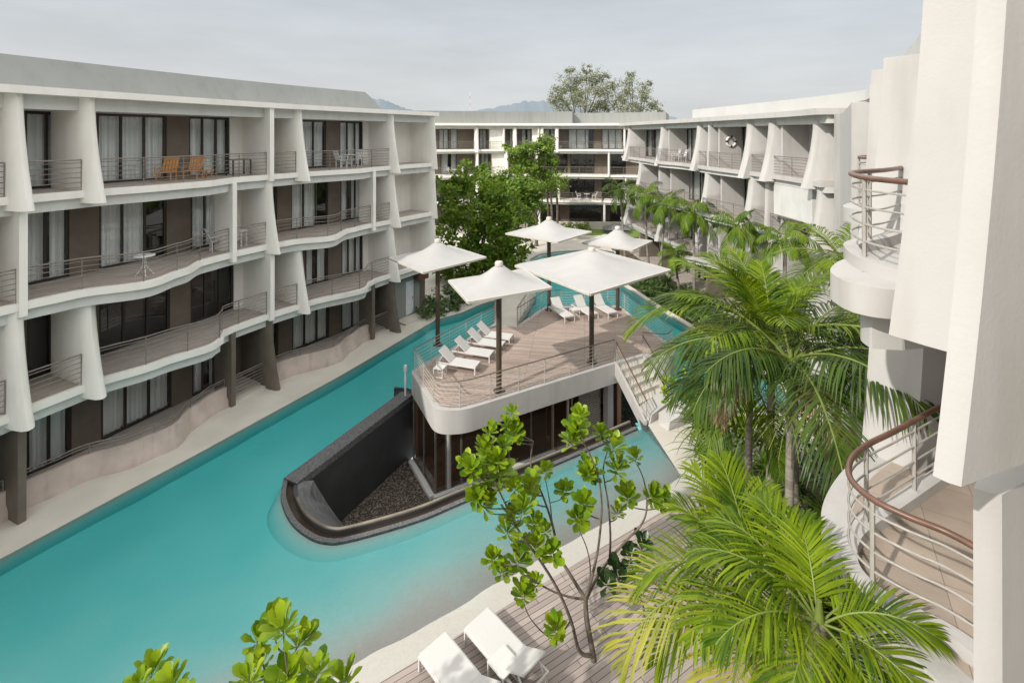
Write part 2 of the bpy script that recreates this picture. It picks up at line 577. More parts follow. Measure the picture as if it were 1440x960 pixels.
def thing(name, label, cat, loc=(0, 0, 0), group=None):
    o = bpy.data.objects.new(name, None)
    o.empty_display_size = .2
    COL.objects.link(o)
    o.location = loc
    o['label'] = label
    o['category'] = cat
    if group:
        o['group'] = group
    ORG[o.name] = loc
    return o


def tag(o, label, cat, group=None):
    o['label'] = label
    o['category'] = cat
    if group:
        o['group'] = group
    return o


def struct(o):
    o['kind'] = 'structure'
    return o


def dup(o, loc=None, rz=None, label=None, parent=None, scale=None):
    c = o.copy()
    COL.objects.link(c)
    if parent is not None:
        c.parent = parent
    for ch in list(o.children):
        dup(ch, parent=c)
    if loc is not None:
        c.location = loc
    if rz is not None:
        c.rotation_euler = (0, 0, rz)
    if scale is not None:
        c.scale = (scale,) * 3
    if label:
        c['label'] = label
    return c


def catmull(pts, n=12, closed=False):
    out = []
    k = len(pts)
    rng = range(k) if closed else range(k - 1)
    for i in rng:
        if closed:
            p = [Vector(pts[(i + j - 1) % k]) for j in range(4)]
        else:
            p = [Vector(pts[max(0, min(k - 1, i + j - 1))]) for j in range(4)]
        for t in range(n):
            t /= n
            out.append(.5 * ((2 * p[1]) + (p[2] - p[0]) * t + (2 * p[0] - 5 * p[1] + 4 * p[2] - p[3]) * t * t + (3 * p[1] - p[0] - 3 * p[2] + p[3]) * t ** 3))
    if not closed:
        out.append(Vector(pts[-1]))
    return out


def round_poly(pts, radii, n=6):
    """polygon with rounded corners (2D)."""
    out = []
    k = len(pts)
    for i in range(k):
        p = Vector(pts[i][:2])
        r = radii[i] if isinstance(radii, (list, tuple)) else radii
        if r <= 0:
            out.append(tuple(p))
            continue
        a = Vector(pts[i - 1][:2]) - p
        b = Vector(pts[(i + 1) % k][:2]) - p
        d = min(r, a.length * .45, b.length * .45)
        A = p + a.normalized() * d
        B = p + b.normalized() * d
        for t in range(n + 1):
            t /= n
            out.append(tuple((1 - t) ** 2 * A + 2 * t * (1 - t) * p + t * t * B))
    return out


def offset_poly(pl, d):
    out = []
    k = len(pl)
    for i in range(k):
        a = Vector(pl[i - 1][:2])
        p = Vector(pl[i][:2])
        b = Vector(pl[(i + 1) % k][:2])
        u = (p - a)
        w = (b - p)
        u = u.normalized() if u.length > 1e-6 else w.normalized()
        w = w.normalized() if w.length > 1e-6 else u
        n1 = Vector((u.y, -u.x))
        n2 = Vector((w.y, -w.x))
        n = (n1 + n2)
        n = n.normalized() if n.length > 1e-6 else n1
        c = max(.5, n.dot(n1))
        out.append(tuple(p + n * (d / c)))
    return out


def inside(p, poly):
    c = False
    n = len(poly)
    for i in range(n):
        x1, y1 = poly[i][:2]
        x2, y2 = poly[i - 1][:2]
        if (y1 > p[1]) != (y2 > p[1]) and p[0] < (x2 - x1) * (p[1] - y1) / (y2 - y1) + x1:
            c = not c
    return c


def smoothstep(a, b, x):
    t = max(0, min(1, (x - a) / (b - a)))
    return t * t * (3 - 2 * t)


def piece(l):
    l.append(MB())
    return l[-1]


# ------------------------------------------------------------------ facades
class Fac:
    """A curved facade line; s runs along it, o outwards to its right-hand side."""

    def __init__(self, pts, zero):
        self.c = [Vector((p[0], p[1])) for p in catmull([Vector((*p, 0)) for p in pts], 24)]
        self.S = [0.0]
        for a, b in zip(self.c, self.c[1:]):
            self.S.append(self.S[-1] + (b - a).length)
        z = self.S[zero * 24]
        self.S = [q - z for q in self.S]

    def at(self, s, o, z):
        S = self.S
        i = 0
        lo, hi = 0, len(S) - 2
        while lo < hi:
            m = (lo + hi + 1) // 2
            if S[m] <= s:
                lo = m
            else:
                hi = m - 1
        i = lo
        a, b = self.c[i], self.c[i + 1]
        t = (s - S[i]) / (S[i + 1] - S[i])
        p = a + (b - a) * t
        i0, i1 = max(0, i - 3), min(len(S) - 1, i + 4)
        d = (self.c[i1] - self.c[i0]).normalized()
        return (p.x + d.y * o, p.y - d.x * o, z)

    def s_at(self, px, o=0.0, lo=None, hi=None):
        """s at which the line at offset o stands in the photograph's column px."""
        best = None
        lo = self.S[0] if lo is None else lo
        hi = self.S[-1] if hi is None else hi
        n = 600
        for k in range(n + 1):
            s = lo + (hi - lo) * k / n
            x, y, _ = self.at(s, o, 0)
            if y < .5:
                continue
            e = abs(CX + FOC * x / y - px)
            if best is None or e < best[0]:
                best = (e, s)
        return best[1]

    def box(self, mb, s0, s1, o0, o1, z0, z1, step=1.0):
        n = max(1, int(abs(s1 - s0) / step + .5))
        for k in range(n):
            a = s0 + (s1 - s0) * k / n
            b = s0 + (s1 - s0) * (k + 1) / n
            mb.hexa([self.at(a, o0, z0), self.at(b, o0, z0), self.at(b, o1, z0), self.at(a, o1, z0),
                     self.at(a, o0, z1), self.at(b, o0, z1), self.at(b, o1, z1), self.at(a, o1, z1)])

    def strip(self, mb, s0, s1, o0, w, z0, z1, dw=0.0, step=.25):
        """slab with wavy outer edge w(s), a closed swept section."""
        n = max(2, int(abs(s1 - s0) / step))
        rings = []
        for k in range(n + 1):
            s = s0 + (s1 - s0) * k / n
            q = w(s) + dw
            rings.append([self.at(s, o0, z0), self.at(s, q, z0), self.at(s, q, z1), self.at(s, o0, z1)])
        mb.loft(rings)


def wave(pts):
    pts = sorted(pts)

    def w(s):
        if s <= pts[0][0]:
            return pts[0][1]
        for (a, x), (b, y) in zip(pts, pts[1:]):
            if s <= b:
                t = (s - a) / (b - a)
                t = (1 - cos(pi * t)) / 2
                return x + (y - x) * t
        return pts[-1][1]
    return w


def add_window(F, root, s0, s1, o, z0, z1, n, curtain=True, fsize=.07):
    f = MB()
    F.box(f, s0, s1, o, o + .09, z0, z0 + fsize)
    F.box(f, s0, s1, o, o + .09, z1 - fsize, z1)
    for k in range(n + 1):
        c = s0 + (s1 - s0) * k / n
        h = fsize * (.55 if 0 < k < n else .6)
        if k == 0:
            c += h
        if k == n:
            c -= h
        F.box(f, c - h, c + h, o + .003, o + .087, z0 + fsize, z1 - fsize)
    fr = f.build('window', M['frame'], root)
    g = MB()
    k = max(1, int((s1 - s0) / 1.2))
    for i in range(k):
        a = s0 + .04 + (s1 - s0 - .08) * i / k
        b = s0 + .04 + (s1 - s0 - .08) * (i + 1) / k
        g.quad(F.at(a, o + .045, z0 + .03), F.at(b, o + .045, z0 + .03), F.at(b, o + .045, z1 - .03), F.at(a, o + .045, z1 - .03))
    g.build('pane', M['glass'], fr, fix=False)
    if curtain:
        c = MB()
        for (a, b) in cover(s0 + .06, s1 - .06, n):
            m = max(4, int((b - a) / .04))
            ph = random.random() * 6
            lo = []
            for i in range(m + 1):
                s = a + (b - a) * i / m
                d = .045 * sin(s * 33 + ph + 1.3 * sin(s * 9 + ph)) + .02 * sin(s * 71)
                lo.append((s, o - .13 + d))
            for (p, q), (r, t) in zip(lo, lo[1:]):
                c.quad(F.at(p, q, z0 + .04), F.at(r, t, z0 + .04), F.at(r, t, z1 - .1), F.at(p, q, z1 - .1))
        c.build('curtain', M['curtain'], fr, smooth=60, fix=False)
    return fr


def cover(a, b, n):
    r = random.random()
    L = b - a
    if n <= 1 or r < .45:
        return [(a, b)]
    if r < .75:
        g = L * random.uniform(.04, .12)
        m = a + L * random.uniform(.4, .6)
        return [(a, m - g), (m + g, b)]
    return [(a, a + L * random.uniform(.7, .95))]


def blade(F, root, s, z0, z1, oin, otop, obot, th=.34, name='fin', m=None, curve=1.7):
    mb = MB()
    rings = []
    n = 8
    for k in range(n + 1):
        t = k / n
        z = z0 + (z1 - z0) * t
        oo = otop + (obot - otop) * (1 - t) ** curve
        pl = [(-th / 2, oin), (-th / 2, oin * .4 + oo * .6), (-th * .42, oin * .2 + oo * .8), (-th * .25, oin * .05 + oo * .95), (0, oo), (th * .3, oo - .04), (th / 2, oo - .16), (th / 2, oin)]
        rings.append([F.at(s + a, o, z) for a, o in pl])
    mb.loft(rings)
    return mb.build(name, m or M['white'], root, smooth=50)


def rail(F, root, s0, s1, w, z, h=1.02, inset=.13, bars=6, hm=None, m=None, r=.013, step=.3, ends=True, post=1.3):
    n = max(2, int((s1 - s0) / step))
    ss = [s0 + (s1 - s0) * k / n for k in range(n + 1)]
    mb = MB()
    for b in range(bars):
        zz = z + .1 + (h - .2) * b / (bars - 1)
        mb.tube([F.at(s, w(s) - inset, zz) for s in ss], r, 4)
    k = max(1, int((s1 - s0) / post + .5))
    for i in range(k + 1):
        s = s0 + (s1 - s0) * i / k
        a = F.at(s, w(s) - inset - .003, z)
        mb.tube([a, (a[0], a[1], z + h - .01)], r * 1.6, 4)
    o = mb.build('railing', m or M['rail'], root)
    hb = MB()
    hb.tube([F.at(s, w(s) - inset, z + h) for s in ss], .026, 6)
    hb.build('handrail', hm or M['rail'], o, smooth=60)
    return o

# ------------------------------------------------------------------ the apartment block along the pool
FL = [0.2, 3.45, 6.7, 9.95, 13.05]
LF = Fac([(-20.5, -2), (-18.6, 6.5), (-15.26, 15.0), (-11.63, 22.93), (-7.4, 29.6), (-5.15, 33.0)], 2)
bl = thing('apartment_building', 'long white apartment block in shade with wavy balconies beside the turquoise pool', 'apartment building', (-15.3, 15.0, 0))
S4, S7, SE = LF.s_at(372), LF.s_at(546), LF.s_at(603)
SN = LF.S[0] + 1.0
UN = S4                          # length of one apartment bay


def seq(lst, o=-1.6):
    return [(k, LF.s_at(a, o), LF.s_at(b, o), n) for (k, a, b, n) in lst]


LEV = {
    3: [('w', 34, 97, 2), ('w', 134, 233, 3), ('w', 265, 322, 3), ('p', 322, 364, 0), ('w', 371, 388, 1), ('w', 423, 458, 2), ('w', 477, 509, 3), ('p', 509, 589, 0)],
    2: [('w', 29, 97, 2), ('w', 137, 233, 3), ('w', 267, 308, 2), ('p', 312, 372, 0), ('w', 378, 389, 1), ('w', 409, 461, 3), ('w', 478, 510, 3), ('p', 512, 589, 0)],
    1: [('w', 37, 103, 2), ('w', 138, 238, 3), ('w', 268, 328, 3), ('p', 328, 366, 0), ('w', 372, 389, 1), ('w', 428, 461, 2), ('w', 480, 510, 3), ('p', 510, 589, 0)],
    0: [('w', 35, 100, 2), ('w', 142, 240, 3), ('w', 270, 316, 3), ('w', 378, 391, 1), ('w', 410, 462, 3), ('w', 480, 511, 2)],
}
WAV = {
    3: wave([(-9, .5), (-3.5, .95), (-1.6, .38), (0.2, .4), (1.6, .45), (3.8, .85), (5.4, 1.0), (6.3, .72), (6.9, .42), (8.7, .42), (10.5, .5), (13.6, .95), (15.2, .45), (17, .4), (22, .45)]),
    2: wave([(-9, .4), (-6, 1.5), (-1.6, .4), (0, .45), (1.0, .6), (2.9, 1.65), (4.2, 1.25), (5.6, .5), (7.0, .38), (8.7, .42), (9.6, .55), (11.4, 1.45), (13.2, .6), (14.5, .4), (17, .4), (22, .45)]),
    1: wave([(-9, .5), (-3.2, 1.25), (-2.2, .5), (0, .42), (1.6, .45), (3.6, .95), (5.3, 1.35), (5.9, 1.1), (6.3, .5), (7, .4), (8.7, .45), (10.6, .6), (13.6, 1.3), (14.6, .6), (15.2, .42), (17, .4), (22, .45)]),
    0: wave([(-9, .1), (-5, 1.0), (-2, .0), (0, -.3), (1.4, -.1), (3.0, .75), (4.0, 1.0), (5.1, .4), (6.2, .12), (8.7, .1), (9.4, .2), (12.0, 1.05), (13.3, .5), (14.5, .1), (17, .1)]),
}
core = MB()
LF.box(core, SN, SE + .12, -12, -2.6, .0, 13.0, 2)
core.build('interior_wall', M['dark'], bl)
for L in range(4):
    z0, z1 = FL[L], FL[L + 1]
    zt = z1 - (.58 if L < 3 else .46)
    segs = seq(LEV[L])
    rep = [(k, a - UN, b - UN, n) for (k, a, b, n) in segs if b < S4 - .2]
    segs = sorted(rep + segs, key=lambda q: q[1])
    wl, pl_ = [], []
    cur = SN
    for (k, a, b, n) in segs:
        if a < cur:
            a = cur + .002
        if k == 'w':
            if a - cur > .01:
                LF.box(piece(wl), cur, a, -1.72, -1.55, z0, zt + .05)
            add_window(LF, bl, a, b, -1.68, z0 + .02, zt + .03, n, curtain=not (L == 1 and b < S4))
        else:
            if a - cur > .01:
                LF.box(piece(wl), cur, a, -1.72, -1.55, z0, zt + .05)
            LF.box(piece(pl_), a, b, -1.74, -1.53, z0, zt + .05)
        cur = b
    if L == 0:
        LF.box(piece(wl), cur, LF.s_at(545), -1.72, -1.55, z0, zt + .05)
    elif cur < SE:
        LF.box(piece(pl_), cur, SE, -1.74, -1.53, z0, zt + .05)
    for q_ in wl:
        q_.build('cladding', M['brown'], bl)
    for q_ in pl_:
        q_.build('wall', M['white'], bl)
    # balcony floor slab with its recessed beam
    if L:
        sl = MB()
        LF.strip(sl, SN, SE + .25, -1.8, WAV[L], z0 - .24, z0 - .002)
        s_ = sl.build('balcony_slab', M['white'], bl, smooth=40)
        fl = MB()
        LF.strip(fl, SN, SE + .2, -1.6, WAV[L], z0 - .1, z0 + .004, dw=-.2)
        fl.build('floor_finish', M['floor'], s_)
        bm_ = MB()
        LF.strip(bm_, SN, SE + .22, -1.79, WAV[L], z0 - .6, z0 - .24, dw=-.2)
        bm_.build('beam', M['beam'], s_, smooth=40)
    # fins
    ztop = z1 - .235 if L < 3 else 13.06
    if L in (3, 1):
        for s in (LF.s_at(13), LF.s_at(117), LF.s_at(414), LF.s_at(118) - UN):
            blade(LF, bl, s, z0 - .42, ztop, -1.5, .42, 1.1, th=.44)
        for s in (S4,):
            d = MB()
            LF.box(d, s - .11, s + .11, -1.6, WAV[L](s) + .12, z0 - .3, ztop)
            d.build('fin', M['white'], bl)
        blade(LF, bl, S7 - .05, z0 - .42, ztop, -1.6, .45, 1.05, th=.38)
    else:
        mm, nm = (M['brownfin'], 'fin') if L == 0 else (M['white'], 'fin')
        zb = -.02 if L == 0 else z0 - .42
        for s in (LF.s_at(21), LF.s_at(320), LF.s_at(519)):
            d = MB()
            LF.box(d, s - .1, s + .1, -.75, .5 if L == 2 else .42, zb, ztop)
            d.build(nm, mm, bl)
        d = MB()
        LF.box(d, LF.s_at(320) - UN - .1, LF.s_at(320) - UN + .1, -.75, .45, zb, ztop)
        d.build(nm, mm, bl)
        for s in (S4, S7):
            blade(LF, bl, s, zb, ztop, -1.6, .45, 1.05, th=.38, m=mm)
    if L:
        blade(LF, bl, SE, z0 - .42, ztop, -1.6, .5, .78, th=.3, curve=1.2)
    # railings between fins
    if L:
        st = [S4 - UN, S4, S7] if L in (3, 1) else [S4 - UN, S4, S7]
        if L in (3, 1):
            cuts = [(LF.s_at(13) + .22, LF.s_at(118) - .2), (LF.s_at(118) + .2, S4 - .12), (S4 + .12, LF.s_at(414) - .2), (LF.s_at(414) + .2, S7 - .15), (LF.s_at(118) - UN + .2, LF.s_at(13) - .22)]
        else:
            cuts = [(LF.s_at(21) + .1, LF.s_at(320) - .1), (LF.s_at(320) + .1, S4 - .15), (S4 + .15, LF.s_at(519) - .1), (LF.s_at(519) + .1, S7 - .15), (LF.s_at(320) - UN + .12, LF.s_at(21) - .1)]
        for a, b in cuts:
            if b - a > .3:
                rail(LF, bl, a, b, WAV[L], z0)
# ground terraces with wavy parapet walls
tw = WAV[0]
for (a, b) in ((SN, S4 - UN - .2), (S4 - UN + .15, LF.s_at(320) - .11), (S4 + .15, LF.s_at(519) - .11)):
    t = MB()
    LF.strip(t, a, b, -.0, lambda s: tw(s) + .02, -.03, .9, dw=0)
    for i in range(0):
        pass
    ob = MB()
    n = int((b - a) / .2)
    rings = []
    for k in range(n + 1):
        s = a + (b - a) * k / n
        q = tw(s)
        rings.append([LF.at(s, q - .16, 0), LF.at(s, q + .14, -.02), LF.at(s, q + .12, .25), LF.at(s, q, .42), LF.at(s, q - .01, .82), LF.at(s, q - .16, .82)])
    ob.loft(rings)
    w_ = ob.build('parapet', M['concrete'], bl, smooth=40)
    rail(LF, bl, a + .05, b - .05, lambda s: tw(s) - .08, .82, h=.34, inset=0, bars=2, post=1.6)
fl = MB()
LF.strip(fl, SN, S7, -1.6, tw, -.02, .2, dw=-.16)
fl.build('terrace_floor', M['floor'], bl)
for (a, b) in ((LF.s_at(320) + .11, S4 - .14), (LF.s_at(519) + .11, S7 - .14)):
    rail(LF, bl, a, b, lambda s: .12, .2, h=.95, inset=0)
    st_ = MB()
    LF.box(st_, a, b, -.1, .3, -.02, .1)
    st_.build('step', M['terrace'], bl)
# end bay at ground level
e0, e1, e2, e3 = LF.s_at(556, -.4), LF.s_at(571, -.4), LF.s_at(583, -.4), LF.s_at(590, -.4)
w = MB()
LF.box(w, S7 + .13, e1, -1.7, -.4, 0, FL[1] - .6)
LF.box(w, e2, e3, -1.7, -.4, 0, FL[1] - .6)
LF.box(w, e1, e2, -1.7, -.42, 2.3, FL[1] - .6)
w.build('wall', M['parapet'], bl)
w = MB()
LF.box(w, e3, SE + .1, -1.7, -.43, 0, FL[1] - .6)
w.build('cladding', M['brown'], bl)
w = MB()
LF.box(w, e1 + .02, e2 - .02, -.6, -.47, .12, 2.28)
dr = w.build('door', M['doorwhite'], bl)
w = MB()
hp = LF.at(e2 - .12, -.44, 1.15)
w.box(hp, (.03, .03, .16))
w.build('handle', M['frame'], dr)
w = MB()
LF.box(w, e2 - .1, e3 + .35, -.38, .1, 2.3, 2.72)
w.build('duct', M['orange'], bl)
w = MB()
LF.box(w, e0, SE + .3, -.4, .5, -.02, .1)
w.build('step', M['terrace'], bl)
# eave and roof
w = MB()
LF.box(w, SN, SE + .35, -2.5, .62, 13.06, 13.3, .5)
ev = w.build('eave', M['white'], bl, smooth=30)
w = MB()
LF.box(w, SN, SE + .25, -1.8, .12, 12.62, 13.06, .5)
w.build('beam', M['beam'], bl)
w = MB()
rings = []
n = 40
sp = LF.s_at(533, -1.2)
for k in range(n + 1):
    s = SN + (sp - SN) * k / n
    zt = 14.45 if k < n else 13.9
    rings.append([LF.at(s, -.85, 13.25), LF.at(s, -1.5, zt), LF.at(s, -6, zt + .35), LF.at(s, -6, 13.25)])
w.loft(rings)
w.build('roof', M['parapet'], bl, smooth=30)
w = MB()
LF.box(w, SN, SE + .2, -12, -2.4, 13.0, 13.28, 2)
w.build('roof_deck', M['parapet'], bl)

# ------------------------------------------------------------------ the far block
FF = Fac([(-14, 60.5), (-9.5, 61.2), (-2, 62.6), (6, 63.0), (14.5, 61.5), (19, 60)], 1)
bf = thing('far_apartment_building', 'white apartment block closing off the far end of the courtyard behind the trees', 'apartment building', (2, 63, 0))
FZ = [0.3, 3.45, 6.7, 9.95, 13.0]
F0, F1 = FF.S[0], FF.S[-1]
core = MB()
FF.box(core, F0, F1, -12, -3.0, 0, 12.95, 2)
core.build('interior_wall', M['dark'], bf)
FW = {
    3: [('w', 617, 631, 2), ('w', 633, 643, 1), ('w', 674, 684, 2), ('p', 687, 706, 0), ('w', 716, 728, 2), ('w', 733, 747, 2), ('p', 747, 755, 0), ('w', 765, 781, 2), ('w', 799, 835, 3), ('w', 846, 875, 3)],
    2: [('w', 620, 642, 2), ('w', 676, 688, 2), ('p', 690, 708, 0), ('w', 716, 742, 3), ('w', 768, 798, 3), ('w', 802, 836, 3), ('w', 858, 880, 2)],
    1: [('w', 620, 642, 2), ('w', 676, 688, 2), ('w', 716, 742, 3), ('w', 764, 782, 2), ('w', 801, 836, 3), ('w', 846, 876, 3)],
    0: [('w', 620, 642, 2), ('w', 690, 708, 2), ('w', 716, 742, 3), ('w', 764, 787, 2), ('w', 801, 846, 4), ('w', 858, 878, 2)],
}
FFIN = {3: [(670, 1), (708, 0), (724, 1), (757, 0), (762, 1), (783, 1), (878, 0)], 2: [(671, 0), (712, 1), (755, 0), (856, 0)], 1: [(671, 1), (712, 0), (758, 1), (785, 1), (880, 0)], 0: [(671, 0), (712, 0), (758, 0), (850, 0)]}
FWV = {3: wave([(-3, .5), (0, .7), (4, .5), (10, .5), (16, .9), (20, .7), (24, .5)]), 2: wave([(-3, .5), (0, 1.0), (4, .5), (9, .6), (14, 1.2), (19, .6), (24, .5)]), 1: wave([(-3, .5), (1, .9), (5, .5), (12, .7), (17, 1.3), (22, .6)]), 0: wave([(0, .8), (24, .8)])}
for L in range(4):
    z0, z1 = FZ[L], FZ[L + 1]
    zt = z1 - (.5 if L < 3 else .42)
    wl, pl_ = [], []
    cur = F0
    for (k, a, b, n) in FW[L]:
        a, b = FF.s_at(a, -1.6), FF.s_at(b, -1.6)
        if a - cur > .01:
            FF.box(piece(wl), cur, a, -1.72, -1.55, z0, zt + .05)
        if k == 'w':
            add_window(FF, bf, a, b, -1.68, z0 + .02, zt + .03, n, curtain=(L == 3 or (L == 2 and b < 8)))
        else:
            FF.box(piece(pl_), a, b, -1.74, -.2, z0, zt + .05)
        cur = b
    FF.box(piece(wl), cur, F1, -1.72, -1.55, z0, zt + .05)
    for q_ in wl:
        q_.build('cladding', M['brown'], bf)
    for q_ in pl_:
        q_.build('wall', M['white'], bf)
    if L:
        sl = MB()
        FF.strip(sl, F0, F1, -1.8, FWV[L], z0 - .25, z0 - .002, step=.5)
        s_ = sl.build('balcony_slab', M['white'], bf, smooth=40)
        b_ = MB()
        FF.strip(b_, F0, F1, -1.79, FWV[L], z0 - .52, z0 - .25, dw=-.22, step=.5)
        b_.build('beam', M['beam'], s_, smooth=40)
    else:
        sl = MB()
        FF.strip(sl, F0, F1, -1.8, FWV[0], -.05, z0, step=.5)
        s_ = sl.build('terrace_floor', M['floor'], bf)
    fs = sorted(FF.s_at(p) for p, q in FFIN[L])
    for p, q in FFIN[L]:
        s = FF.s_at(p)
        if q:
            blade(FF, bf, s, z0 - .35, z1 - .24, -.6, .45, 1.0, th=.5)
        else:
            blade(FF, bf, s, z0 - .1, z1 - .24, -1.6, .5, .75, th=.3)
    if L:
        ed = [F0] + fs + [F1]
        for a, b in zip(ed, ed[1:]):
            if b - a > 1:
                rail(FF, bf, a + .25, b - .25, FWV[L], z0, step=.8, r=.016, bars=5, post=1.8)
w = MB()
FF.box(w, F0, F1, -3.1, .85, 13.0, 13.3)
w.build('eave', M['white'], bf)
w = MB()
FF.box(w, F0, F1, -1.8, .2, 12.6, 13.0)
w.build('beam', M['beam'], bf)
w = MB()
FF.box(w, F0, FF.s_at(805), -11.9, -.8, 13.3, 14.9)
w.build('roof', M['parapet'], bf)
w = MB()
FF.box(w, FF.s_at(805) + .02, F1, -11.9, -2.0, 13.3, 14.75)
w.build('roof', M['parapet'], bf)

# ------------------------------------------------------------------ the sunlit block on the other side
RF = Fac([(12.15, 51.5), (12.45, 48.4), (12.8, 45), (14.0, 37), (14.9, 29), (15.15, 25.2), (14.9, 22.4)], 2)
br_ = thing('sunlit_apartment_building', 'sunlit white apartment block with flared fins and a life ring on its top balcony', 'apartment building', (15, 30, 0))
RZ = [-.05, 3.1, 6.35, 9.6, 12.75]
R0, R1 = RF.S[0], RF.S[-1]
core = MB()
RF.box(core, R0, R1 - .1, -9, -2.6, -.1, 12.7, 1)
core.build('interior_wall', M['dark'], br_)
rs = lambda p: RF.s_at(p)
RWV = {3: wave([(-9, .5), (0, .55), (4, 1.0), (7, .5), (12, .7), (16, .5), (24, .5)]), 2: wave([(-9, .5), (1, .6), (4.5, 1.5), (7, .6), (11, .9), (14, .5), (24, .5)]), 1: wave([(-9, .6), (0, .7), (6, .6), (9.5, 1.7), (12, .6), (24, .5)]), 0: wave([(-9, .5), (24, .5)])}
RFIN = {3: [(889, 1), (936, 1), (988, 1), (1005, 0), (1060, 1), (1092, 1), (1154, 2)],
        2: [(905, 1), (934, 0), (1000, 1), (1063, 1), (1088, 0), (1160, 2)],
        1: [(889, 1), (936, 1), (988, 1), (1005, 0), (1060, 1), (1092, 1), (1157, 2)],
        0: [(905, 3), (934, 3), (1000, 3), (1063, 3), (1088, 3), (1160, 2)]}
RWIN = {3: [(897, 931, 3), (964, 981, 2), (995, 1002, 1), (1038, 1052, 2), (1071, 1085, 1)],
        2: [(909, 932, 2), (955, 995, 4), (1038, 1058, 2), (1070, 1084, 1)],
        1: [(897, 931, 3), (964, 981, 2), (995, 1002, 1), (1038, 1052, 2), (1071, 1085, 1)],
        0: [(909, 932, 2), (945, 975, 3), (982, 1000, 2), (1038, 1058, 2), (1068, 1084, 1)]}
for L in range(4):
    z0, z1 = RZ[L], RZ[L + 1]
    zt = z1 - (.5 if L < 3 else .42)
    wl, pl_ = [], []
    cur = R0
    for (a, b, n) in RWIN[L]:
        a, b = RF.s_at(a, -1.5), RF.s_at(b, -1.5)
        if a - cur > .01:
            RF.box(piece(wl), cur, a, -1.62, -1.45, z0, zt + .05)
        add_window(RF, br_, a, b, -1.58, z0 + .02, zt + .03, n)
        cur = b
    RF.box(piece(pl_), cur + .002, R1 - .1, -1.64, -1.43, z0, zt + .05)
    for k_, q_ in enumerate(wl):
        q_.build('cladding' if k_ else 'wall', M['brown'] if k_ else M['white_dimmed'], br_)
    for q_ in pl_:
        q_.build('wall', M['white_dimmed'], br_)
    if L:
        sl = MB()
        RF.strip(sl, R0, R1 - .2, -1.7, RWV[L], z0 - .25, z0 - .002, step=.3)
        s_ = sl.build('balcony_slab', M['white_dimmed'], br_, smooth=40)
        fl = MB()
        RF.strip(fl, R0, R1 - .3, -1.5, RWV[L], z0 - .1, z0 + .004, dw=-.2, step=.4)
        fl.build('floor_finish', M['floor'], s_)
        b_ = MB()
        RF.strip(b_, R0, R1 - .2, -1.69, RWV[L], z0 - .52, z0 - .25, dw=-.22, step=.4)
        b_.build('beam', M['beam'], s_, smooth=40)
    else:
        sl = MB()
        RF.strip(sl, R0, R1 - .2, -1.7, RWV[0], -.3, z0 + .2, step=.5)
        sl.build('terrace_floor', M['floor'], br_)
    fs = sorted(rs(p) for p, q in RFIN[L])
    for p, q in RFIN[L]:
        s = rs(p)
        if q == 1:
            blade(RF, br_, s, z0 - .4, z1 - .24, -1.25, .45, 1.08, th=.7, m=M['white_dimmed'])
        elif q == 0:
            blade(RF, br_, s, z0 - .2, z1 - .24, -1.5, .5, .6, th=.22, m=M['white_dimmed'])
        elif q == 2:
            blade(RF, br_, s, z0 - .4, z1 - .24, -1.5, .35, .95, th=.6, m=M['white_dimmed'])
        else:
            blade(RF, br_, s, -.1, z1 - .24, -1.5, .35, .5, th=.22, m=M['brownfin'])
    # side walls that divide the recesses
    if L:
        for p in ((942, 1013, 1102) if L != 2 else (945, 1016, 1102)):
            d = MB()
            s = rs(p)
            RF.box(d, s - .09, s + .09, -1.5, .1, z0, zt)
            d.build('wall', M['white_dimmed'], br_)
        ed = [R0] + fs
        for a, b in zip(ed, ed[1:]):
            if b - a > .8 and not (L == 3 and a > rs(1095) - .1):
                rail(RF, br_, a + .25, b - .25, RWV[L], z0, step=.4, r=.014, post=1.5)
# closing wall panel on the last balcony of the middle floor
d = MB()
RF.box(d, rs(1094), rs(1150), .05, .25, RZ[2] + .95, RZ[3] - .53)
d.build('screen_wall', M['beam'], br_)
w = MB()
RF.box(w, R0, R1, -9, .75, 12.75, 13.05, .5)
w.build('eave', M['white_dimmed'], br_)
w = MB()
RF.box(w, R0, R1 - .2, -1.7, .2, 12.35, 12.75, .5)
w.build('beam', M['beam'], br_)
w = MB()
RF.box(w, rs(950), R1 - .1, -8.5, -1.5, 13.05, 13.9, 1.0)
w.build('roof', M['roofpale'], br_)

# ------------------------------------------------------------------ the wing beside the camera
NF = Fac([(15.2, 22.3), (14.3, 20.4), (8.5, 11.4), (5.9, 7.6), (3.75, 4.7), (2.5, 2.7), (0.75, 0.0), (-.6, -2.1)], 5)
bn = thing('near_apartment_building', 'sunlit white wing with tall curved fins and round balconies with brown handrails', 'apartment building', (5, 6.5, 0))
N0, N1 = NF.S[0], NF.S[-1]
NM = NF.s_at(1215, 0, N0, -6)
w = MB()
NF.box(w, N0 - .0, NM, -6, .3, -.1, 12.75, 1.0)
w.build('wall', M['white_dimmed'], bn)
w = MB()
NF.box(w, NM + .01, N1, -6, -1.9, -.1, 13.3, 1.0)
w.build('wall', M['white_dimmed'], bn)
w = MB()
NF.box(w, N0, NF.s_at(1262, 0, N0, -4), -6, -.6, 13.32, 13.7, 1.0)
w.build('roof', M['beam'], bn)


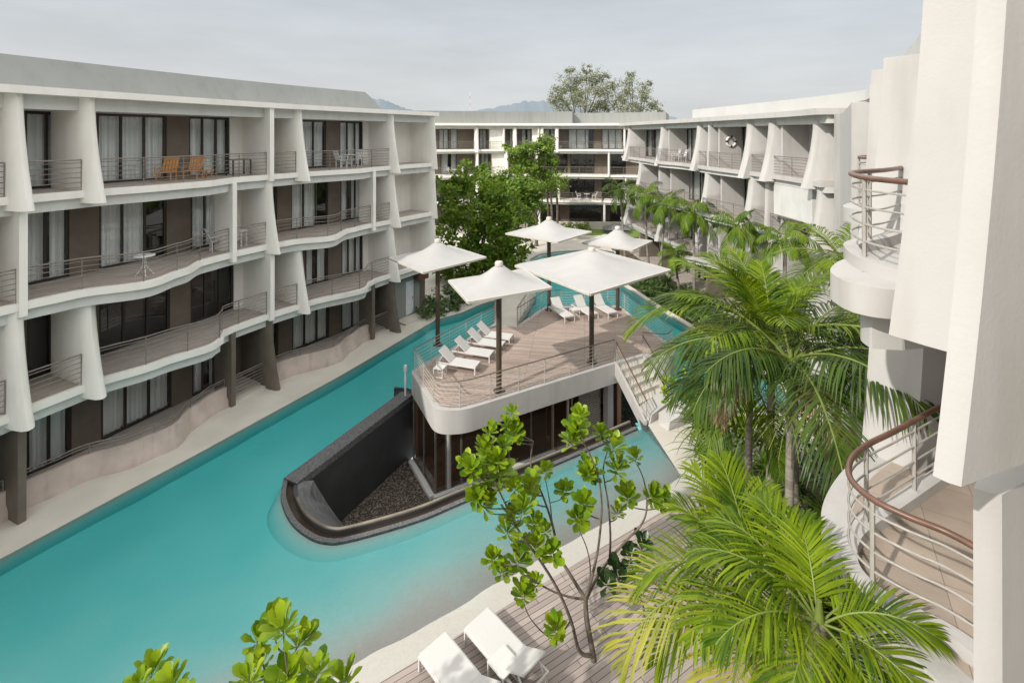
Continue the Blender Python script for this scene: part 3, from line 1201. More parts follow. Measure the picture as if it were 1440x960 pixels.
def near_blade(A, B, C, sh, z0, z1, thick=.35, name='fin'):
    """tall fin: A outer tip, B bend, C inner end in plan at z0; leans by sh towards the top."""
    mb = MB()
    A, B, C = [Vector(p) for p in (A, B, C)]
    n1 = Vector((-(C - B).y, (C - B).x)).normalized() * thick
    if n1.y < 0:
        n1 = -n1
    bk = A * (1 + .3 / A.length) + Vector((.06, -.02))
    rings = []
    for k in range(13):
        t = k / 12
        z = z0 + (z1 - z0) * t
        d = Vector(sh) * (1 - (1 - t) ** 1.6)
        ring = []
        A2 = A + n1 * .6
        for p in (A, A * .5 + B * .5 + Vector((-.005, -.012)), B, B * .5 + C * .5, C, C + n1, bk):
            q = p + d
            ring.append((q.x, q.y, z))
        rings.append(ring)
    mb.loft(rings)
    return mb.build(name, M['white_dimmed'], bn, smooth=35)


near_blade((2.35, 2.70), (2.43, 2.615), (3.6, 3.02), (.30, .0), 9.9, 13.9)
near_blade((3.63, 4.66), (3.92, 4.2), (5.2, 4.5), (.36, .0), 9.88, 13.9)
near_blade((5.45, 7.55), (5.95, 6.6), (7.2, 7.2), (.35, .0), 9.86, 13.0)
near_blade((6.4, 8.95), (6.9, 8.1), (8.1, 8.7), (.25, .0), 9.86, 13.0)
near_blade((8.2, 11.35), (8.7, 10.5), (9.7, 11.2), (.2, .0), 9.86, 13.0)
near_blade((5.3, 7.4), (5.7, 6.9), (7.2, 7.2), (.25, .05), 6.6, 9.84)
near_blade((2.9, 3.02), (3.02, 2.96), (3.8, 3.3), (-.02, .0), 5.2, 9.6)
near_blade((4.9, 6.9), (5.2, 6.4), (6.6, 7.0), (.1, .05), 3.0, 6.58)


def round_slab(pts, z, inner, name='balcony_slab', thick=.3, beam=True, fo=.3):
    out = [tuple(p) for p in catmull([Vector((*p, 0)) for p in pts], 8)]
    poly = [p[:2] for p in out] + list(inner)
    mb = MB()
    mb.prism(poly, z - thick, z - .004)
    s_ = mb.build(name, M['white_dimmed'], bn, smooth=35)
    if beam:
        po = offset_poly(poly, -.28)
        po2 = offset_poly(poly, .28)
        ar = lambda q: abs(sum(q[i - 1][0] * q[i][1] - q[i][0] * q[i - 1][1] for i in range(len(q))))
        q = po if ar(po) < ar(po2) else po2
        mb = MB()
        mb.prism(q, z - thick - .42, z - thick)
        mb.build('beam', M['white_dimmed'], s_, smooth=35)
        fl = MB()
        a1, a2 = offset_poly(poly, -fo), offset_poly(poly, fo)
        fl.sheet(a1 if ar(a1) < ar(a2) else a2, z + .004)
        fl.build('floor_finish', M['nfloor'], s_)
    return s_


def path_rail(pts, z, root, h=1.05, bars=5, r=.013, pr=.024, hr=.032, post=1.2, m=None, hm=None, n=6, top=True):
    """railing along a plan path."""
    pl = [Vector(p) for p in pts]
    L = [0]
    for a, b in zip(pl, pl[1:]):
        L.append(L[-1] + (b - a).length)

    def at(d):
        for i in range(len(pl) - 1):
            if d <= L[i + 1] or i == len(pl) - 2:
                t = (d - L[i]) / max(1e-6, L[i + 1] - L[i])
                return pl[i] + (pl[i + 1] - pl[i]) * t
    zz = (lambda p: z) if not callable(z) else z
    mb = MB()
    for b in range(bars):
        q = .12 + (h - .26) * b / max(1, bars - 1)
        mb.tube([(p.x, p.y, zz(p) + q) for p in pl], r, n)
    k = max(1, int(L[-1] / post + .5))
    for i in range(k + 1):
        p = at(L[-1] * i / k)
        mb.tube([(p.x, p.y, zz(p) - .01), (p.x, p.y, zz(p) + h - .01)], pr, n)
    o = mb.build('railing', m or M['railwhite'], root, smooth=60)
    mb = MB()
    mb.tube([(p.x, p.y, zz(p) + h) for p in pl], hr, 8)
    mb.build('handrail', hm or M['handrail'], o, smooth=60)
    return o


def cpath(pts, n=10):
    return [(v.x, v.y) for v in catmull([Vector((*p, 0)) for p in pts], n)]


M['nfloor'] = tile_mat('balcony_stone', (.32, .26, .215), (.39, .32, .26), (.50, .40, .29))
round_slab([(6.0, 7.2), (5.3, 6.75), (4.75, 6.42), (4.3, 6.14), (3.93, 5.86), (3.62, 5.5), (3.53, 5.2), (3.56, 5.0), (3.72, 4.86), (4.1, 4.8)], 10.26, [(6.5, 5.2), (7.4, 6.8)], fo=.64)
path_rail(cpath([(5.9, 7.3), (5.2, 6.75), (4.5, 6.35), (4.2, 5.95), (4.05, 5.45), (4.16, 4.95), (4.5, 4.4)]), 10.26, bn, h=1.05)
round_slab([(9.4, 12.6), (8.0, 11.3), (7.25, 10.6), (7.1, 10.0), (7.3, 9.5), (8.0, 9.2)], 10.26, [(10.0, 10.2)])
path_rail(cpath([(8.9, 11.5), (7.95, 11.0), (7.6, 10.5), (7.6, 10.0), (8.0, 9.6)]), 10.26, bn, h=1.05)
LR = [P(a, b, 8.05)[:2] for a, b in ((1345, 562), (1321, 572), (1260, 605), (1220, 625), (1197, 645), (1196, 672), (1225, 700), (1275, 725), (1330, 747), (1387, 777), (1450, 810))]
path_rail(cpath(LR), 7.0, bn, h=1.05, bars=5)
def kerb(path, z, w=.16, h=.14):
    pl = [Vector(p) for p in path]
    mb = MB()
    rings = []
    for i, p in enumerate(pl):
        d = (pl[min(i + 1, len(pl) - 1)] - pl[max(0, i - 1)]).normalized()
        n = Vector((-d.y, d.x)) * w / 2
        rings.append([(p.x - n.x, p.y - n.y, z - .01), (p.x + n.x, p.y + n.y, z - .01), (p.x + n.x, p.y + n.y, z + h), (p.x - n.x, p.y - n.y, z + h)])
    mb.loft(rings)
    return mb.build('kerb', M['white_dimmed'], bn, smooth=30)


kerb(cpath(LR), 7.0)
kerb(cpath([(5.9, 7.3), (5.2, 6.75), (4.5, 6.35), (4.2, 5.95), (4.05, 5.45), (4.16, 4.95), (4.5, 4.4)]), 10.26)
LS = [(6.2, 7.8), (5.4, 7.35), (4.7, 6.9), (4.05, 6.3), (3.66, 5.7), (3.56, 5.35), (3.58, 5.0), (3.66, 4.6), (3.76, 4.24), (3.95, 3.7), (4.3, 3.0)]
round_slab(LS, 7.0, [(5.6, 3.0), (8.5, 7.0)])
round_slab([(5.6, 7.9), (4.6, 7.2), (3.9, 6.2), (3.55, 5.2), (3.6, 4.2), (3.9, 3.4)], 3.75, [(5.6, 3.0), (8.5, 7.0)])
path_rail(cpath([(5.3, 7.3), (4.6, 6.8), (4.2, 6.1), (3.95, 5.2), (4.0, 4.3)]), 3.75, bn, h=1.05)
w = MB()
w.bar((5.3, 5.6, 7.0), (5.3, 5.6, 9.9), .05, .05)

# ------------------------------------------------------------------ ground, pool, terraces
poolL = [(-19.6, 1.0), (-17.6, 5.5), (-15.4, 11.5), (-14.28, 13.49), (-13.0, 15.7), (-11.8, 17.7), (-8.4, 23.8), (-6.4, 27.86), (-4.9, 30.9), (-3.3, 32.25), (-2.35, 33.6), (-1.66, 34.3)]
poolFar = [(-.6, 34.9), (0.7, 34.6), (1.74, 35.2), (1.85, 40.7), (1.65, 44.0), (1.75, 46.2), (2.7, 48.0), (4.5, 49.1), (7.4, 49.8), (9.2, 49.9), (10.3, 49), (10.4, 46), (9.6, 42), (8.65, 38.2), (10.0, 32.6), (10.75, 30), (11.2, 28), (12.0, 25.2), (12.6, 23), (12.4, 21.2), (11, 20.6), (8.4, 20.9), (6.9, 21.0)]
# large ground sheet with an opening where the pool lies
g = MB()
g.sheet([(-2500, -300), (2500, -300), (2500, 4000), (-2500, 4000)], -.12, holes=[[(-20, -2), (-20, 58), (16, 58), (16, -2)]])
struct(g.build('ground', M['ground']))


def cut(f):
    return f


g = MB()
lp = [(-20.2, 1.0)] + poolL + poolFar[:11] + [(10.3, 58.2), (-20.2, 58.2)]
g.prism(lp, -1.6, 0.0)
struct(g.build('pool_terrace', M['terrace']))
g = MB()
g.prism([(10.3, 58.2)] + poolFar[10:20] + [(11.4, 20.8), (16.2, 20.8), (16.2, 58.2)], -1.6, -.02)
struct(g.build('planting_bed', M['soil']))
g = MB()
cp = poolFar[10:20]
ins = [(x + (.32 if i > 0 else 0), y + .1) for i, (x, y) in enumerate(cp)]
for i in range(len(cp) - 1):
    a, b = cp[i], cp[i + 1]
    c, d = ins[i], ins[i + 1]
    g.hexa([(*a, -.3), (*b, -.3), (*d, -.3), (*c, -.3), (a[0], a[1], .1), (b[0], b[1], .1), (d[0], d[1], .1), (c[0], c[1], .1)])
struct(g.build('pool_kerb', M['terrace']))
# beach shelf right of the small pool
g = MB()
g.prism([(5.55, 19.7), (5.85, 16.9), (6.1, 16.1), (9.0, 17.9), (16, 18.5), (16, 20.75), (11.2, 20.55), (8.4, 20.85), (6.9, 20.95), (6.2, 20.6)], -1.6, 0.0)
struct(g.build('beach_shelf', M['terrace']))
# timber deck by the camera
SA = Vector((-2.8, 10.42))
SD = Vector((8.94, 5.63)).normalized()
SNm = Vector((-SD.y, SD.x))
g = MB()
e1 = SA - SD * 14
e2 = SA + SD * 10.75
g.prism([tuple(e1), tuple(e2), (9.2, 17.6), (9.2, -2), (-14, -2)], -.4, .04)
struct(g.build('timber_deck', M['deck2']))

g = MB()
g.prism([(9.22, -2.1), (16.2, -2.1), (16.2, 18.45), (9.22, 17.95)], -1.0, -.02)
struct(g.build('planting_bed', M['soil']))
g = MB()
g.prism([(-20.2, -2.2), (-14.02, -2.2), (-14.02, .7), (-20.2, .7)], -1.0, .02)
struct(g.build('path', M['terrace']))

# island outline
DECK = [(-4.56, 21.7), (-2.95, 18.62), (-1.9, 18.62), (4.87, 22.5), (6.35, 23.3), (7.5, 23.0), (8.15, 23.9), (7.9, 24.9), (6.67, 30.1), (2.0, 29.9), (.28, 26.9), (-1.0, 27.2)]
RIM = [(-5.06, 22.2), (-6.45, 19.4), (-7.83, 16.6)]
NOSE = [(-7.83, 16.6), (-7.5, 15.75), (-6.8, 14.85), (-6.06, 14.3), (-5.43, 14.06), (-4.74, 14.13), (-2.9, 14.84), (-1.49, 15.65), (1.53, 17.37), (5.05, 19.5)]
NOSEC = cpath(NOSE, 6)
HOLE = RIM[:-1] + NOSEC + [(5.5, 20.3), (6.3, 21.6), (7.0, 23.2), (7.6, 24.4), (6.3, 29.6), (2.2, 29.4), (.3, 26.4), (-1.0, 26.7), (-4.4, 21.9)]
HI = offset_poly(HOLE, .12)
if inside(HI[12], HOLE) is False:
    HI = offset_poly(HOLE, -.12)
g = MB()
g.sheet([(-20, 0.5), (16, 0.5), (16, 57), (-20, 57)], -.022, holes=[HI])
struct(g.build('pool_water', M['water'], fix=False))


def depth(x, y):
    d = (Vector((x, y)) - SA).dot(SNm)
    pts = [(-1, -.05), (.3, .0), (.9, .035), (1.4, .075), (2.1, .15), (3.2, .26), (5.0, .37), (8, .47), (11, .55), (60, .56)]
    for (a, p), (b, q) in zip(pts, pts[1:]):
        if d <= b:
            return p + (q - p) * max(0, (d - a) / (b - a))
    return .56


g = MB()
st = .3
nx, ny = int(36 / st), int(57 / st)
idx = {}
for j in range(ny + 1):
    for i in range(nx + 1):
        x, y = -20 + i * st, .3 + j * st
        d = depth(x, y)
        d += .045 * noise.noise(Vector((x * .7, y * .7, 0))) * min(1, max(0, d) * 9)
        idx[i, j] = len(g.v)
        g.v.append((x, y, -d))
for j in range(ny):
    for i in range(nx):
        x, y = -20 + (i + .5) * st, .3 + (j + .5) * st
        if inside((x, y), HI) or (Vector((x, y)) - SA).dot(SNm) < -.6:
            continue
        g.f.append((idx[i, j], idx[i + 1, j], idx[i + 1, j + 1], idx[i, j + 1]))
struct(g.build('pool_floor', M['poolfloor'], smooth=80, fix=False))
# submerged pool walls
g = MB()
for a, b in zip(poolL + poolFar[:20], (poolL + poolFar[:20])[1:]):
    d = Vector((b[0] - a[0], b[1] - a[1])).normalized()
    n_ = Vector((d.y, -d.x)) * .012
    g.quad((a[0] + n_.x, a[1] + n_.y, -1.5), (b[0] + n_.x, b[1] + n_.y, -1.5), (b[0] + n_.x, b[1] + n_.y, -.05), (a[0] + n_.x, a[1] + n_.y, -.05))
struct(g.build('pool_wall', M['poolfloor'], fix=False))
g = MB()
q = RIM[:-1] + NOSEC
rings = []
for i, p in enumerate(q):
    p = Vector(p)
    d = (Vector(q[min(i + 1, len(q) - 1)]) - Vector(q[max(0, i - 1)])).normalized()
    n_ = Vector((d.y, -d.x))
    w_ = smoothstep(1, 10, i)
    row = []
    for (o_, z_) in ((.03, -.08), (.10, -.14), (.22, -.23), (.40, -.37), (.55, -.5), (.65, -.62)):
        o2 = .03 + (o_ - .03) * (.16 + .84 * w_)
        row.append((p.x + n_.x * o2, p.y + n_.y * o2, z_))
    rings.append(row)
ids_ = [g.pts(r) for r in rings]
for a, b in zip(ids_, ids_[1:]):
    for k in range(5):
        g.f.append((a + k, a + k + 1, b + k + 1, b + k))
struct(g.build('pool_wall', M['poolfloor'], smooth=70, fix=False))
# submerged curved steps at the far end
for k in range(3):
    g = MB()
    ctr = Vector((6.2, 43.5))
    pl = [(Vector(p) - ctr) for p in poolFar[3:11]]
    a = [tuple(ctr + v) for v in pl]
    b = [tuple(ctr + v * (1 - .07 * (k + 1))) for v in pl]
    z = -.14 - .12 * k
    for i in range(len(a) - 1):
        g.hexa([(*a[i], -1.4), (*b[i], -1.4), (*b[i + 1], -1.4), (*a[i + 1], -1.4), (*a[i], z), (*b[i], z), (*b[i + 1], z), (*a[i + 1], z)])
    struct(g.build('pool_step', M['poolfloor']))

# ------------------------------------------------------------------ the sunken court's rim
ct = thing('court_wall', 'dark granite wall with a spilling gutter around the sunken gravel court', 'wall', (-6.5, 15.5, 0))


def along(path, o0, o1, z0, z1, mb, z1b=None):
    pl = [Vector(p) for p in path]
    rings = []
    for i, p in enumerate(pl):
        d = (pl[min(i + 1, len(pl) - 1)] - pl[max(0, i - 1)]).normalized()
        n = Vector((-d.y, d.x))            # towards the court
        a, b = p + n * o0, p + n * o1
        rings.append([(a.x, a.y, z0), (b.x, b.y, z0), (b.x, b.y, z1 if z1b is None else z1b), (a.x, a.y, z1)])
    mb.loft(rings)


w = MB()
along(cpath(RIM, 4), 0, .62, -.2, .05, w)
w.build('coping', M['granite'], ct, smooth=30)
w = MB()
along(cpath([(-4.9, 22.5)] + RIM, 4), .03, .6, -2.8, .02, w)
w.build('inner_wall', M['blackwall'], ct, smooth=30)
w = MB()
along(NOSEC, -.02, .13, -1.4, .0, w)
w.build('outer_rim', M['granite'], ct, smooth=30)
w = MB()
along(NOSEC, .12, .38, -1.4, -.10, w)
w.build('gutter', M['gutter'], ct, smooth=30)
w = MB()
along(NOSEC, .36, .48, -2.8, .0, w)
lip = w.build('inner_wall', M['blackwall'], ct, smooth=30)
w = MB()
pl = []
for i, p in enumerate(NOSEC):
    p = Vector(p)
    d = (Vector(NOSEC[min(i + 1, len(NOSEC) - 1)]) - Vector(NOSEC[max(0, i - 1)])).normalized()
    q = p + Vector((-d.y, d.x)) * .42
    pl.append((q.x, q.y, .035))
w.tube(pl[8:], .06, 8)
w.build('steel_lip', M['steel'], ct, smooth=60)
# leaning granite slab inside the nose
w = MB()
a = [P(419, 678, .02), P(428, 715, .02), P(462, 742, .02), P(480, 748, 0)]
b = [P(437, 674, .02), P(455, 690, -.9), P(486, 738, -2.6), P(500, 745, -2.6)]
nq = []
for i, p in enumerate(NOSEC[:34]):
    p = Vector(p)
    d = (Vector(NOSEC[i + 1]) - Vector(NOSEC[max(0, i - 1)])).normalized()
    q = p + Vector((-d.y, d.x)) * .47
    nq.append(Vector((q.x, q.y, -.02)))
a = [nq[2], nq[6], nq[10], nq[14], nq[18], nq[22], nq[26], nq[30], nq[33]]
b = catmull([(-6.88, 16.75, -.15), (-6.56, 17.35, -1.5), (-6.2, 17.9, -2.665), (-5.2, 17.0, -2.67), (-4.3, 16.2, -2.67)], 2)
rings = []
for p, q in zip(a, b):
    rings.append([p, q, q + Vector((.0, -.2, -.2)), Vector((p.x, p.y, -2.8))])
w.loft(rings)
w.build('sloping_slab', M['slab'], ct, smooth=50)
g = MB()
gp = offset_poly(HOLE, .3 if inside(offset_poly(HOLE, .3)[12], HOLE) else -.3)
g.sheet(gp, -2.68)
gv = struct(g.build('court_gravel', M['gravel']))

# ------------------------------------------------------------------ pavilion with the sun deck on its roof
DK = 1.2
pv = thing('pool_pavilion', 'white rimmed sun deck on a sunken glass pavilion amid the pool', 'pavilion', (0, 21, -2.6))
dk = round_poly(DECK, [.25, 1.1, 1.1, 0, .05, .55, .75, .5, .3, .3, .1, .1], 6)
w = MB()
w.prism(dk, .28, DK)
slab = w.build('deck_slab', M['white_dimmed'], pv, smooth=30)
dki = offset_poly(dk, -.22)
if not inside(dki[0], dk):
    dki = offset_poly(dk, .22)
w = MB()
w.sheet(dki, DK + .005)
w.build('deck_boards', M['deck'], pv)
# plinth under the deck where it stands in the water
w = MB()
pp = [(-4.4, 21.9), (-1.0, 26.7), (.3, 26.4), (2.2, 29.4), (6.3, 29.6), (7.6, 24.4), (7.0, 23.2)]
for a, b in zip(pp, pp[1:]):
    w.bar((*a, -.6), (*b, -.6), .25, 1.9)
w.build('plinth', M['blackwall'], pv)
G0, G1, GB = (-3.07, 19.39), (4.75, 23.75), (-4.35, 21.45)
w = MB()
w.sheet([GB, G0, G1, (5.6, 24.4), (3, 28), (-1, 26)], -2.6)
w.build('floor', M['darkwood'], pv)
w = MB()
w.prism([(-2.3, 24.3), (4.6, 27.2), (4.6, 27.4), (-2.3, 24.5)], -2.6, .28)
w.prism([(-4.3, 21.5), (-4.2, 21.5), (-2.2, 24.3), (-2.3, 24.3)], -2.6, .28)
w.prism([(5.2, 23.9), (5.4, 23.9), (4.8, 27.4), (4.6, 27.4)], -2.6, .28)
w.build('interior_wall', M['pavwood'], pv)
w = MB()
for a, b in ((GB, G0), (G0, G1)):
    w.bar((*a, -2.56), (*b, -2.56), .1, .08)
    w.bar((*a, .22), (*b, .22), .1, .1)
    n = 2 if a == GB else 8
    for k in range(n + 1):
        if a == G0 and k == 0:
            continue
        if a == G0 and k == 6:
            pass
        x = a[0] + (b[0] - a[0]) * k / n
        y = a[1] + (b[1] - a[1]) * k / n
        w.box((x, y, -1.18), (.07, .07, 2.76), atan2(b[1] - a[1], b[0] - a[0]))
gw = w.build('glass_wall', M['polebronze'] if 'polebronze' in M else M['rail'], pv)
w = MB()
for a, b, k0, k1, n in ((GB, G0, 0, 2, 2), (G0, G1, 0, 5, 8)):
    for k in range(k0, k1):
        p = [a[i] + (b[i] - a[i]) * (k + .03) / n for i in (0, 1)]
        q = [a[i] + (b[i] - a[i]) * (k + .97) / n for i in (0, 1)]
        w.quad((*p, -2.52), (*q, -2.52), (*q, .17), (*p, .17))
w.build('pane', M['glass'], gw, fix=False)
# kerb at the foot of the glass
w = MB()
w.bar((GB[0] - .12, GB[1] - .06, -2.62), (G0[0] - .12, G0[1] - .14, -2.62), .22, .16)
w.bar((G0[0] - .05, G0[1] - .16, -2.62), (G1[0], G1[1] - .16, -2.62), .22, .15)
w.build('kerb', M['beam'], pv)
# open glass door
hx = [G0[i] + (G1[i] - G0[i]) * 5.05 / 8 for i in (0, 1)]
dx = (hx[0] + .62, hx[1] - .60)
w = MB()
for z in (-2.5, .02):
    w.bar((*hx, z), (*dx, z), .05, .1)
for p in (hx, dx):
    w.box((p[0], p[1], -1.24), (.08, .08, 2.6), .7)
od = w.build('open_door', M['doorframe'], pv)
w = MB()
w.quad((*hx, -2.45), (*dx, -2.45), (*dx, -.03), (*hx, -.03))
w.build('pane', M['glass'], od, fix=False)
# louvred screen and white column
w = MB()
la = [G0[i] + (G1[i] - G0[i]) * 6.35 / 8 for i in (0, 1)]
lb = [G0[i] + (G1[i] - G0[i]) * 7.5 / 8 for i in (0, 1)]
for k in range(26):
    z = -2.5 + k * .105
    w.bar((la[0], la[1] - .05, z), (lb[0], lb[1] - .05, z), .09, .035)
w.build('louvre_screen', M['louvre'], pv)
w = MB()
w.box((G1[0] - .1, G1[1] - .4, -1.16), (.34, .34, 2.88), .5)
w.build('column', M['white_dimmed'], pv)
w = MB()
w.lathe((-2.6, 19.75, -2.6), [(.13, 0), (.13, 2.88)], 14)
w.build('column', M['white_dimmed'], pv, smooth=40)
# railings on the deck
ri = offset_poly(dk, -.13)
if not inside(ri[0], dk):
    ri = offset_poly(dk, .13)


def near_i(p):
    return min(range(len(ri)), key=lambda i: (ri[i][0] - p[0]) ** 2 + (ri[i][1] - p[1]) ** 2)


def ring(i, j, step=1):
    out = [ri[i]]
    while i != j:
        i = (i + step) % len(ri)
        out.append(ri[i])
    return out


ia, ib = near_i((4.87, 22.5)), near_i((-1.0, 27.2))
path_rail(ring(ia, ib, -1), DK, pv, bars=6, r=.011, pr=.02, hr=.028, post=1.35, m=M['raildeck'], hm=M['rail'])
ic, idd = near_i((6.35, 23.3)), near_i((.28, 26.9))
path_rail(ring(ic, idd, 1), DK, pv, bars=6, r=.011, pr=.02, hr=.028, post=1.5, m=M['raildeck'], hm=M['rail'])
# stairs from the deck down to the beach
w = MB()
T0, T1 = Vector((4.87, 22.5)), Vector((6.3, 23.28))
B0, B1 = Vector((5.5, 19.75)), Vector((6.95, 20.9))
n = 7
for k in range(n):
    a0 = T0 + (B0 - T0) * k / n
    a1 = T1 + (B1 - T1) * k / n
    b0 = T0 + (B0 - T0) * (k + 1) / n
    b1 = T1 + (B1 - T1) * (k + 1) / n
    z = DK - (k + 1) * DK / (n + .0) + .02
    w.hexa([(a0.x, a0.y, z - .35), (a1.x, a1.y, z - .35), (b1.x, b1.y, z - .35), (b0.x, b0.y, z - .35),
            (a0.x, a0.y, z), (a1.x, a1.y, z), (b1.x, b1.y, z), (b0.x, b0.y, z)])
stp = w.build('stair', M['terrace'], pv)
w = MB()
for a, b in ((T0, B0), (T1, B1)):
    d = (T1 - T0).normalized() * (.06 if a is T1 else -.06)
    a2, b2 = a + d, b + d
    w.hexa([(a2.x - .05, a2.y, DK - .55), (a2.x + .05, a2.y, DK - .55), (b2.x + .05, b2.y, -.4), (b2.x - .05, b2.y, -.4),
            (a2.x - .05, a2.y, DK + .06), (a2.x + .05, a2.y, DK + .06), (b2.x + .05, b2.y, .14), (b2.x - .05, b2.y, .14)])
w.build('stringer', M['white_dimmed'], stp)
for a, b in ((T0, B0), (T1, B1)):
    zf = (lambda a, b: (lambda p: DK * (1 - min(1, (p - a).length / (b - a).length))))(a, b)
    path_rail([tuple(a + (b - a) * t) for t in (0, .25, .5, .75, 1)], zf, pv, h=.95, bars=5, r=.011, pr=.018, hr=.028, post=1.2, m=M['railwhite'], hm=M['handrail'])
w = MB()
for (px, py, qx, qy) in ((914, 596, 948, 578), (940, 606, 968, 596)):
    a, b = Vector(P(px, py, 0)), Vector(P(qx, qy, 0))
    d = (b - a)
    q = Vector((-d.y, d.x, 0)).normalized() * .55
    w.hexa([a, b, b + q, a + q, a + Vector((.1, .1, .30)), b + Vector((.1, .05, .62)), b + q + Vector((0, 0, .75)), a + q + Vector((0, 0, .45))])
w.build('stair_plinth', M['white_dimmed'], pv)
# stepped bridge from the deck to the planted bank
w = MB()
a0, a1 = Vector((-1.0, 27.25)), Vector((.25, 26.95))
b0, b1 = Vector((-.9, 35.3)), Vector((1.7, 35.6))
n = 9
for k in range(n):
    t, u = k / n, (k + 1) / n
    p0, p1, q0, q1 = a0 + (b0 - a0) * t, a1 + (b1 - a1) * t, a0 + (b0 - a0) * u, a1 + (b1 - a1) * u
    z = DK - .02 - (DK - .05) * t
    w.hexa([(*p0, z - .4), (*p1, z - .4), (*q1, z - .4), (*q0, z - .4), (*p0, z), (*p1, z), (*q1, z), (*q0, z)])
bg = w.build('bridge', M['terrace'], pv)
for a, b in ((a0, b0), (a1, b1)):
    zf = (lambda a, b: (lambda p: DK - (DK - .05) * min(1, (p - a).length / (b - a).length)))(a, b)
    path_rail([tuple(a + (b - a) * t) for t in (0.02, .25, .5, .75, 1)], zf, pv, h=.95, bars=5, r=.012, pr=.02, hr=.028, post=1.5, m=M['raildeck'], hm=M['rail'])

# ------------------------------------------------------------------ parasols on the deck
UMB = [
    ((547.8, 363), (594.7, 384), (681.5, 362), 615.5, 6.2, 'white parasol at the back corner of the deck, closest to the apartment block'),
    ((632.5, 395), (658, 425.5), (774.4, 404.7), 701.6, 6.18, 'white parasol over the row of four loungers'),
    ((726, 373.8), (829.9, 414.6), (942.2, 379.9), 832, 6.2, 'biggest looking white parasol, its pole by the stair railing of the deck'),
    ((712, 328.6), (785, 340.8), (832.8, 326), 772, 5.92, 'white parasol behind the three loungers, before the lawn'),
    ((818, 341.7), (888.4, 352), (916, 339), 868.6, 6.5, 'smallest looking white parasol at the far corner of the deck by the palms'),
]
for (l, f, r, px, dz, lab) in UMB:
    z = CAMZ - dz
    L_, F_, R_ = [Vector(P(a, b, z)) for a, b in (l, f, r)]
    c = (L_ + R_) / 2
    c.x = (px - CX) / FOC * c.y
    B_ = L_ + R_ - F_
    # even the outline towards a square
    d1, d2 = (R_ - L_) / 2, (B_ - F_) / 2
    hd = (d1.length + d2.length) / 2
    d1 = d1.normalized() * (d1.length * .75 + hd * .25)
    d2 = d2.normalized() * (d2.length * .75 + hd * .25)
    cor = [c - d1, c - d2, c + d1, c + d2]
    t = thing('parasol', lab, 'parasol', (c.x, c.y, DK), 'white parasols on the sun deck')
    m_ = MB()
    m_.lathe((c.x, c.y, DK), [(.24, 0), (.24, .05), (.115, .06), (.115, 4.05), (.16, 4.15)], 16)
    m_.build('pole', M['pole'], t, smooth=40)
    m_ = MB()
    N = 18
    ids = {}
    for j in range(N + 1):
        for i in range(N + 1):
            u, v = i / N, j / N
            p = cor[0] * (1 - u) * (1 - v) + cor[1] * u * (1 - v) + cor[2] * u * v + cor[3] * (1 - u) * v
            a, b = 2 * u - 1, 2 * v - 1
            q = max(abs(a), abs(b))
            rr = min(1, sqrt(a * a + b * b))
            e_ = rr + (q - rr) * q
            h = .95 * (1 - e_) ** 1.75
            if e_ < .07:
                h = .95 * (.93) ** 1.75
            sag = -.05 * sin(pi * u) * sin(pi * v)
            ids[i, j] = len(m_.v)
            m_.v.append((p.x, p.y, z + .03 + h + sag * .6))
    for j in range(N):
        for i in range(N):
            m_.f.append((ids[i, j], ids[i + 1, j], ids[i + 1, j + 1], ids[i, j + 1]))
    cn = m_.build('canopy', M['canvas'], t, smooth=50, fix=False)
    m_ = MB()
    for k in range(4):
        a, b = cor[k], cor[(k + 1) % 4]
        m_.bar((a.x, a.y, z - .01), (b.x, b.y, z - .01), .07, .09)
    m_.build('rim', M['canvastrim'], cn)
    m_ = MB()
    m_.lathe((c.x, c.y, z + .78), [(.17, 0), (.17, .12), (.14, .17), (.02, .2)], 14)
    m_.build('cap', M['canvastrim'], cn, smooth=40)
    m_ = MB()
    rings = []
    for q, hz in ((1.0, -.02), (.55, -.10), (.30, -.30), (.13, -.46), (.06, -.5)):
        ring_ = []
        for k in range(24):
            ang = 2 * pi * k / 24
            a, b = cos(ang), sin(ang)
            sc = 1 / max(abs(a), abs(b)) if q > .9 else 1 + (1 / max(abs(a), abs(b)) - 1) * q * .6
            a, b = a * sc * q * .985, b * sc * q * .985
            p = c + (d1 * (a - b) * -.5 * -1 + d2 * (a + b) * .5) if False else c + d1 * ((a + b) / 2) + d2 * ((b - a) / 2)
            ring_.append((p.x, p.y, z + hz))
        rings.append(ring_)
    m_.loft(rings)
    m_.build('under_canopy', M['canvasunder'], t, smooth=60)


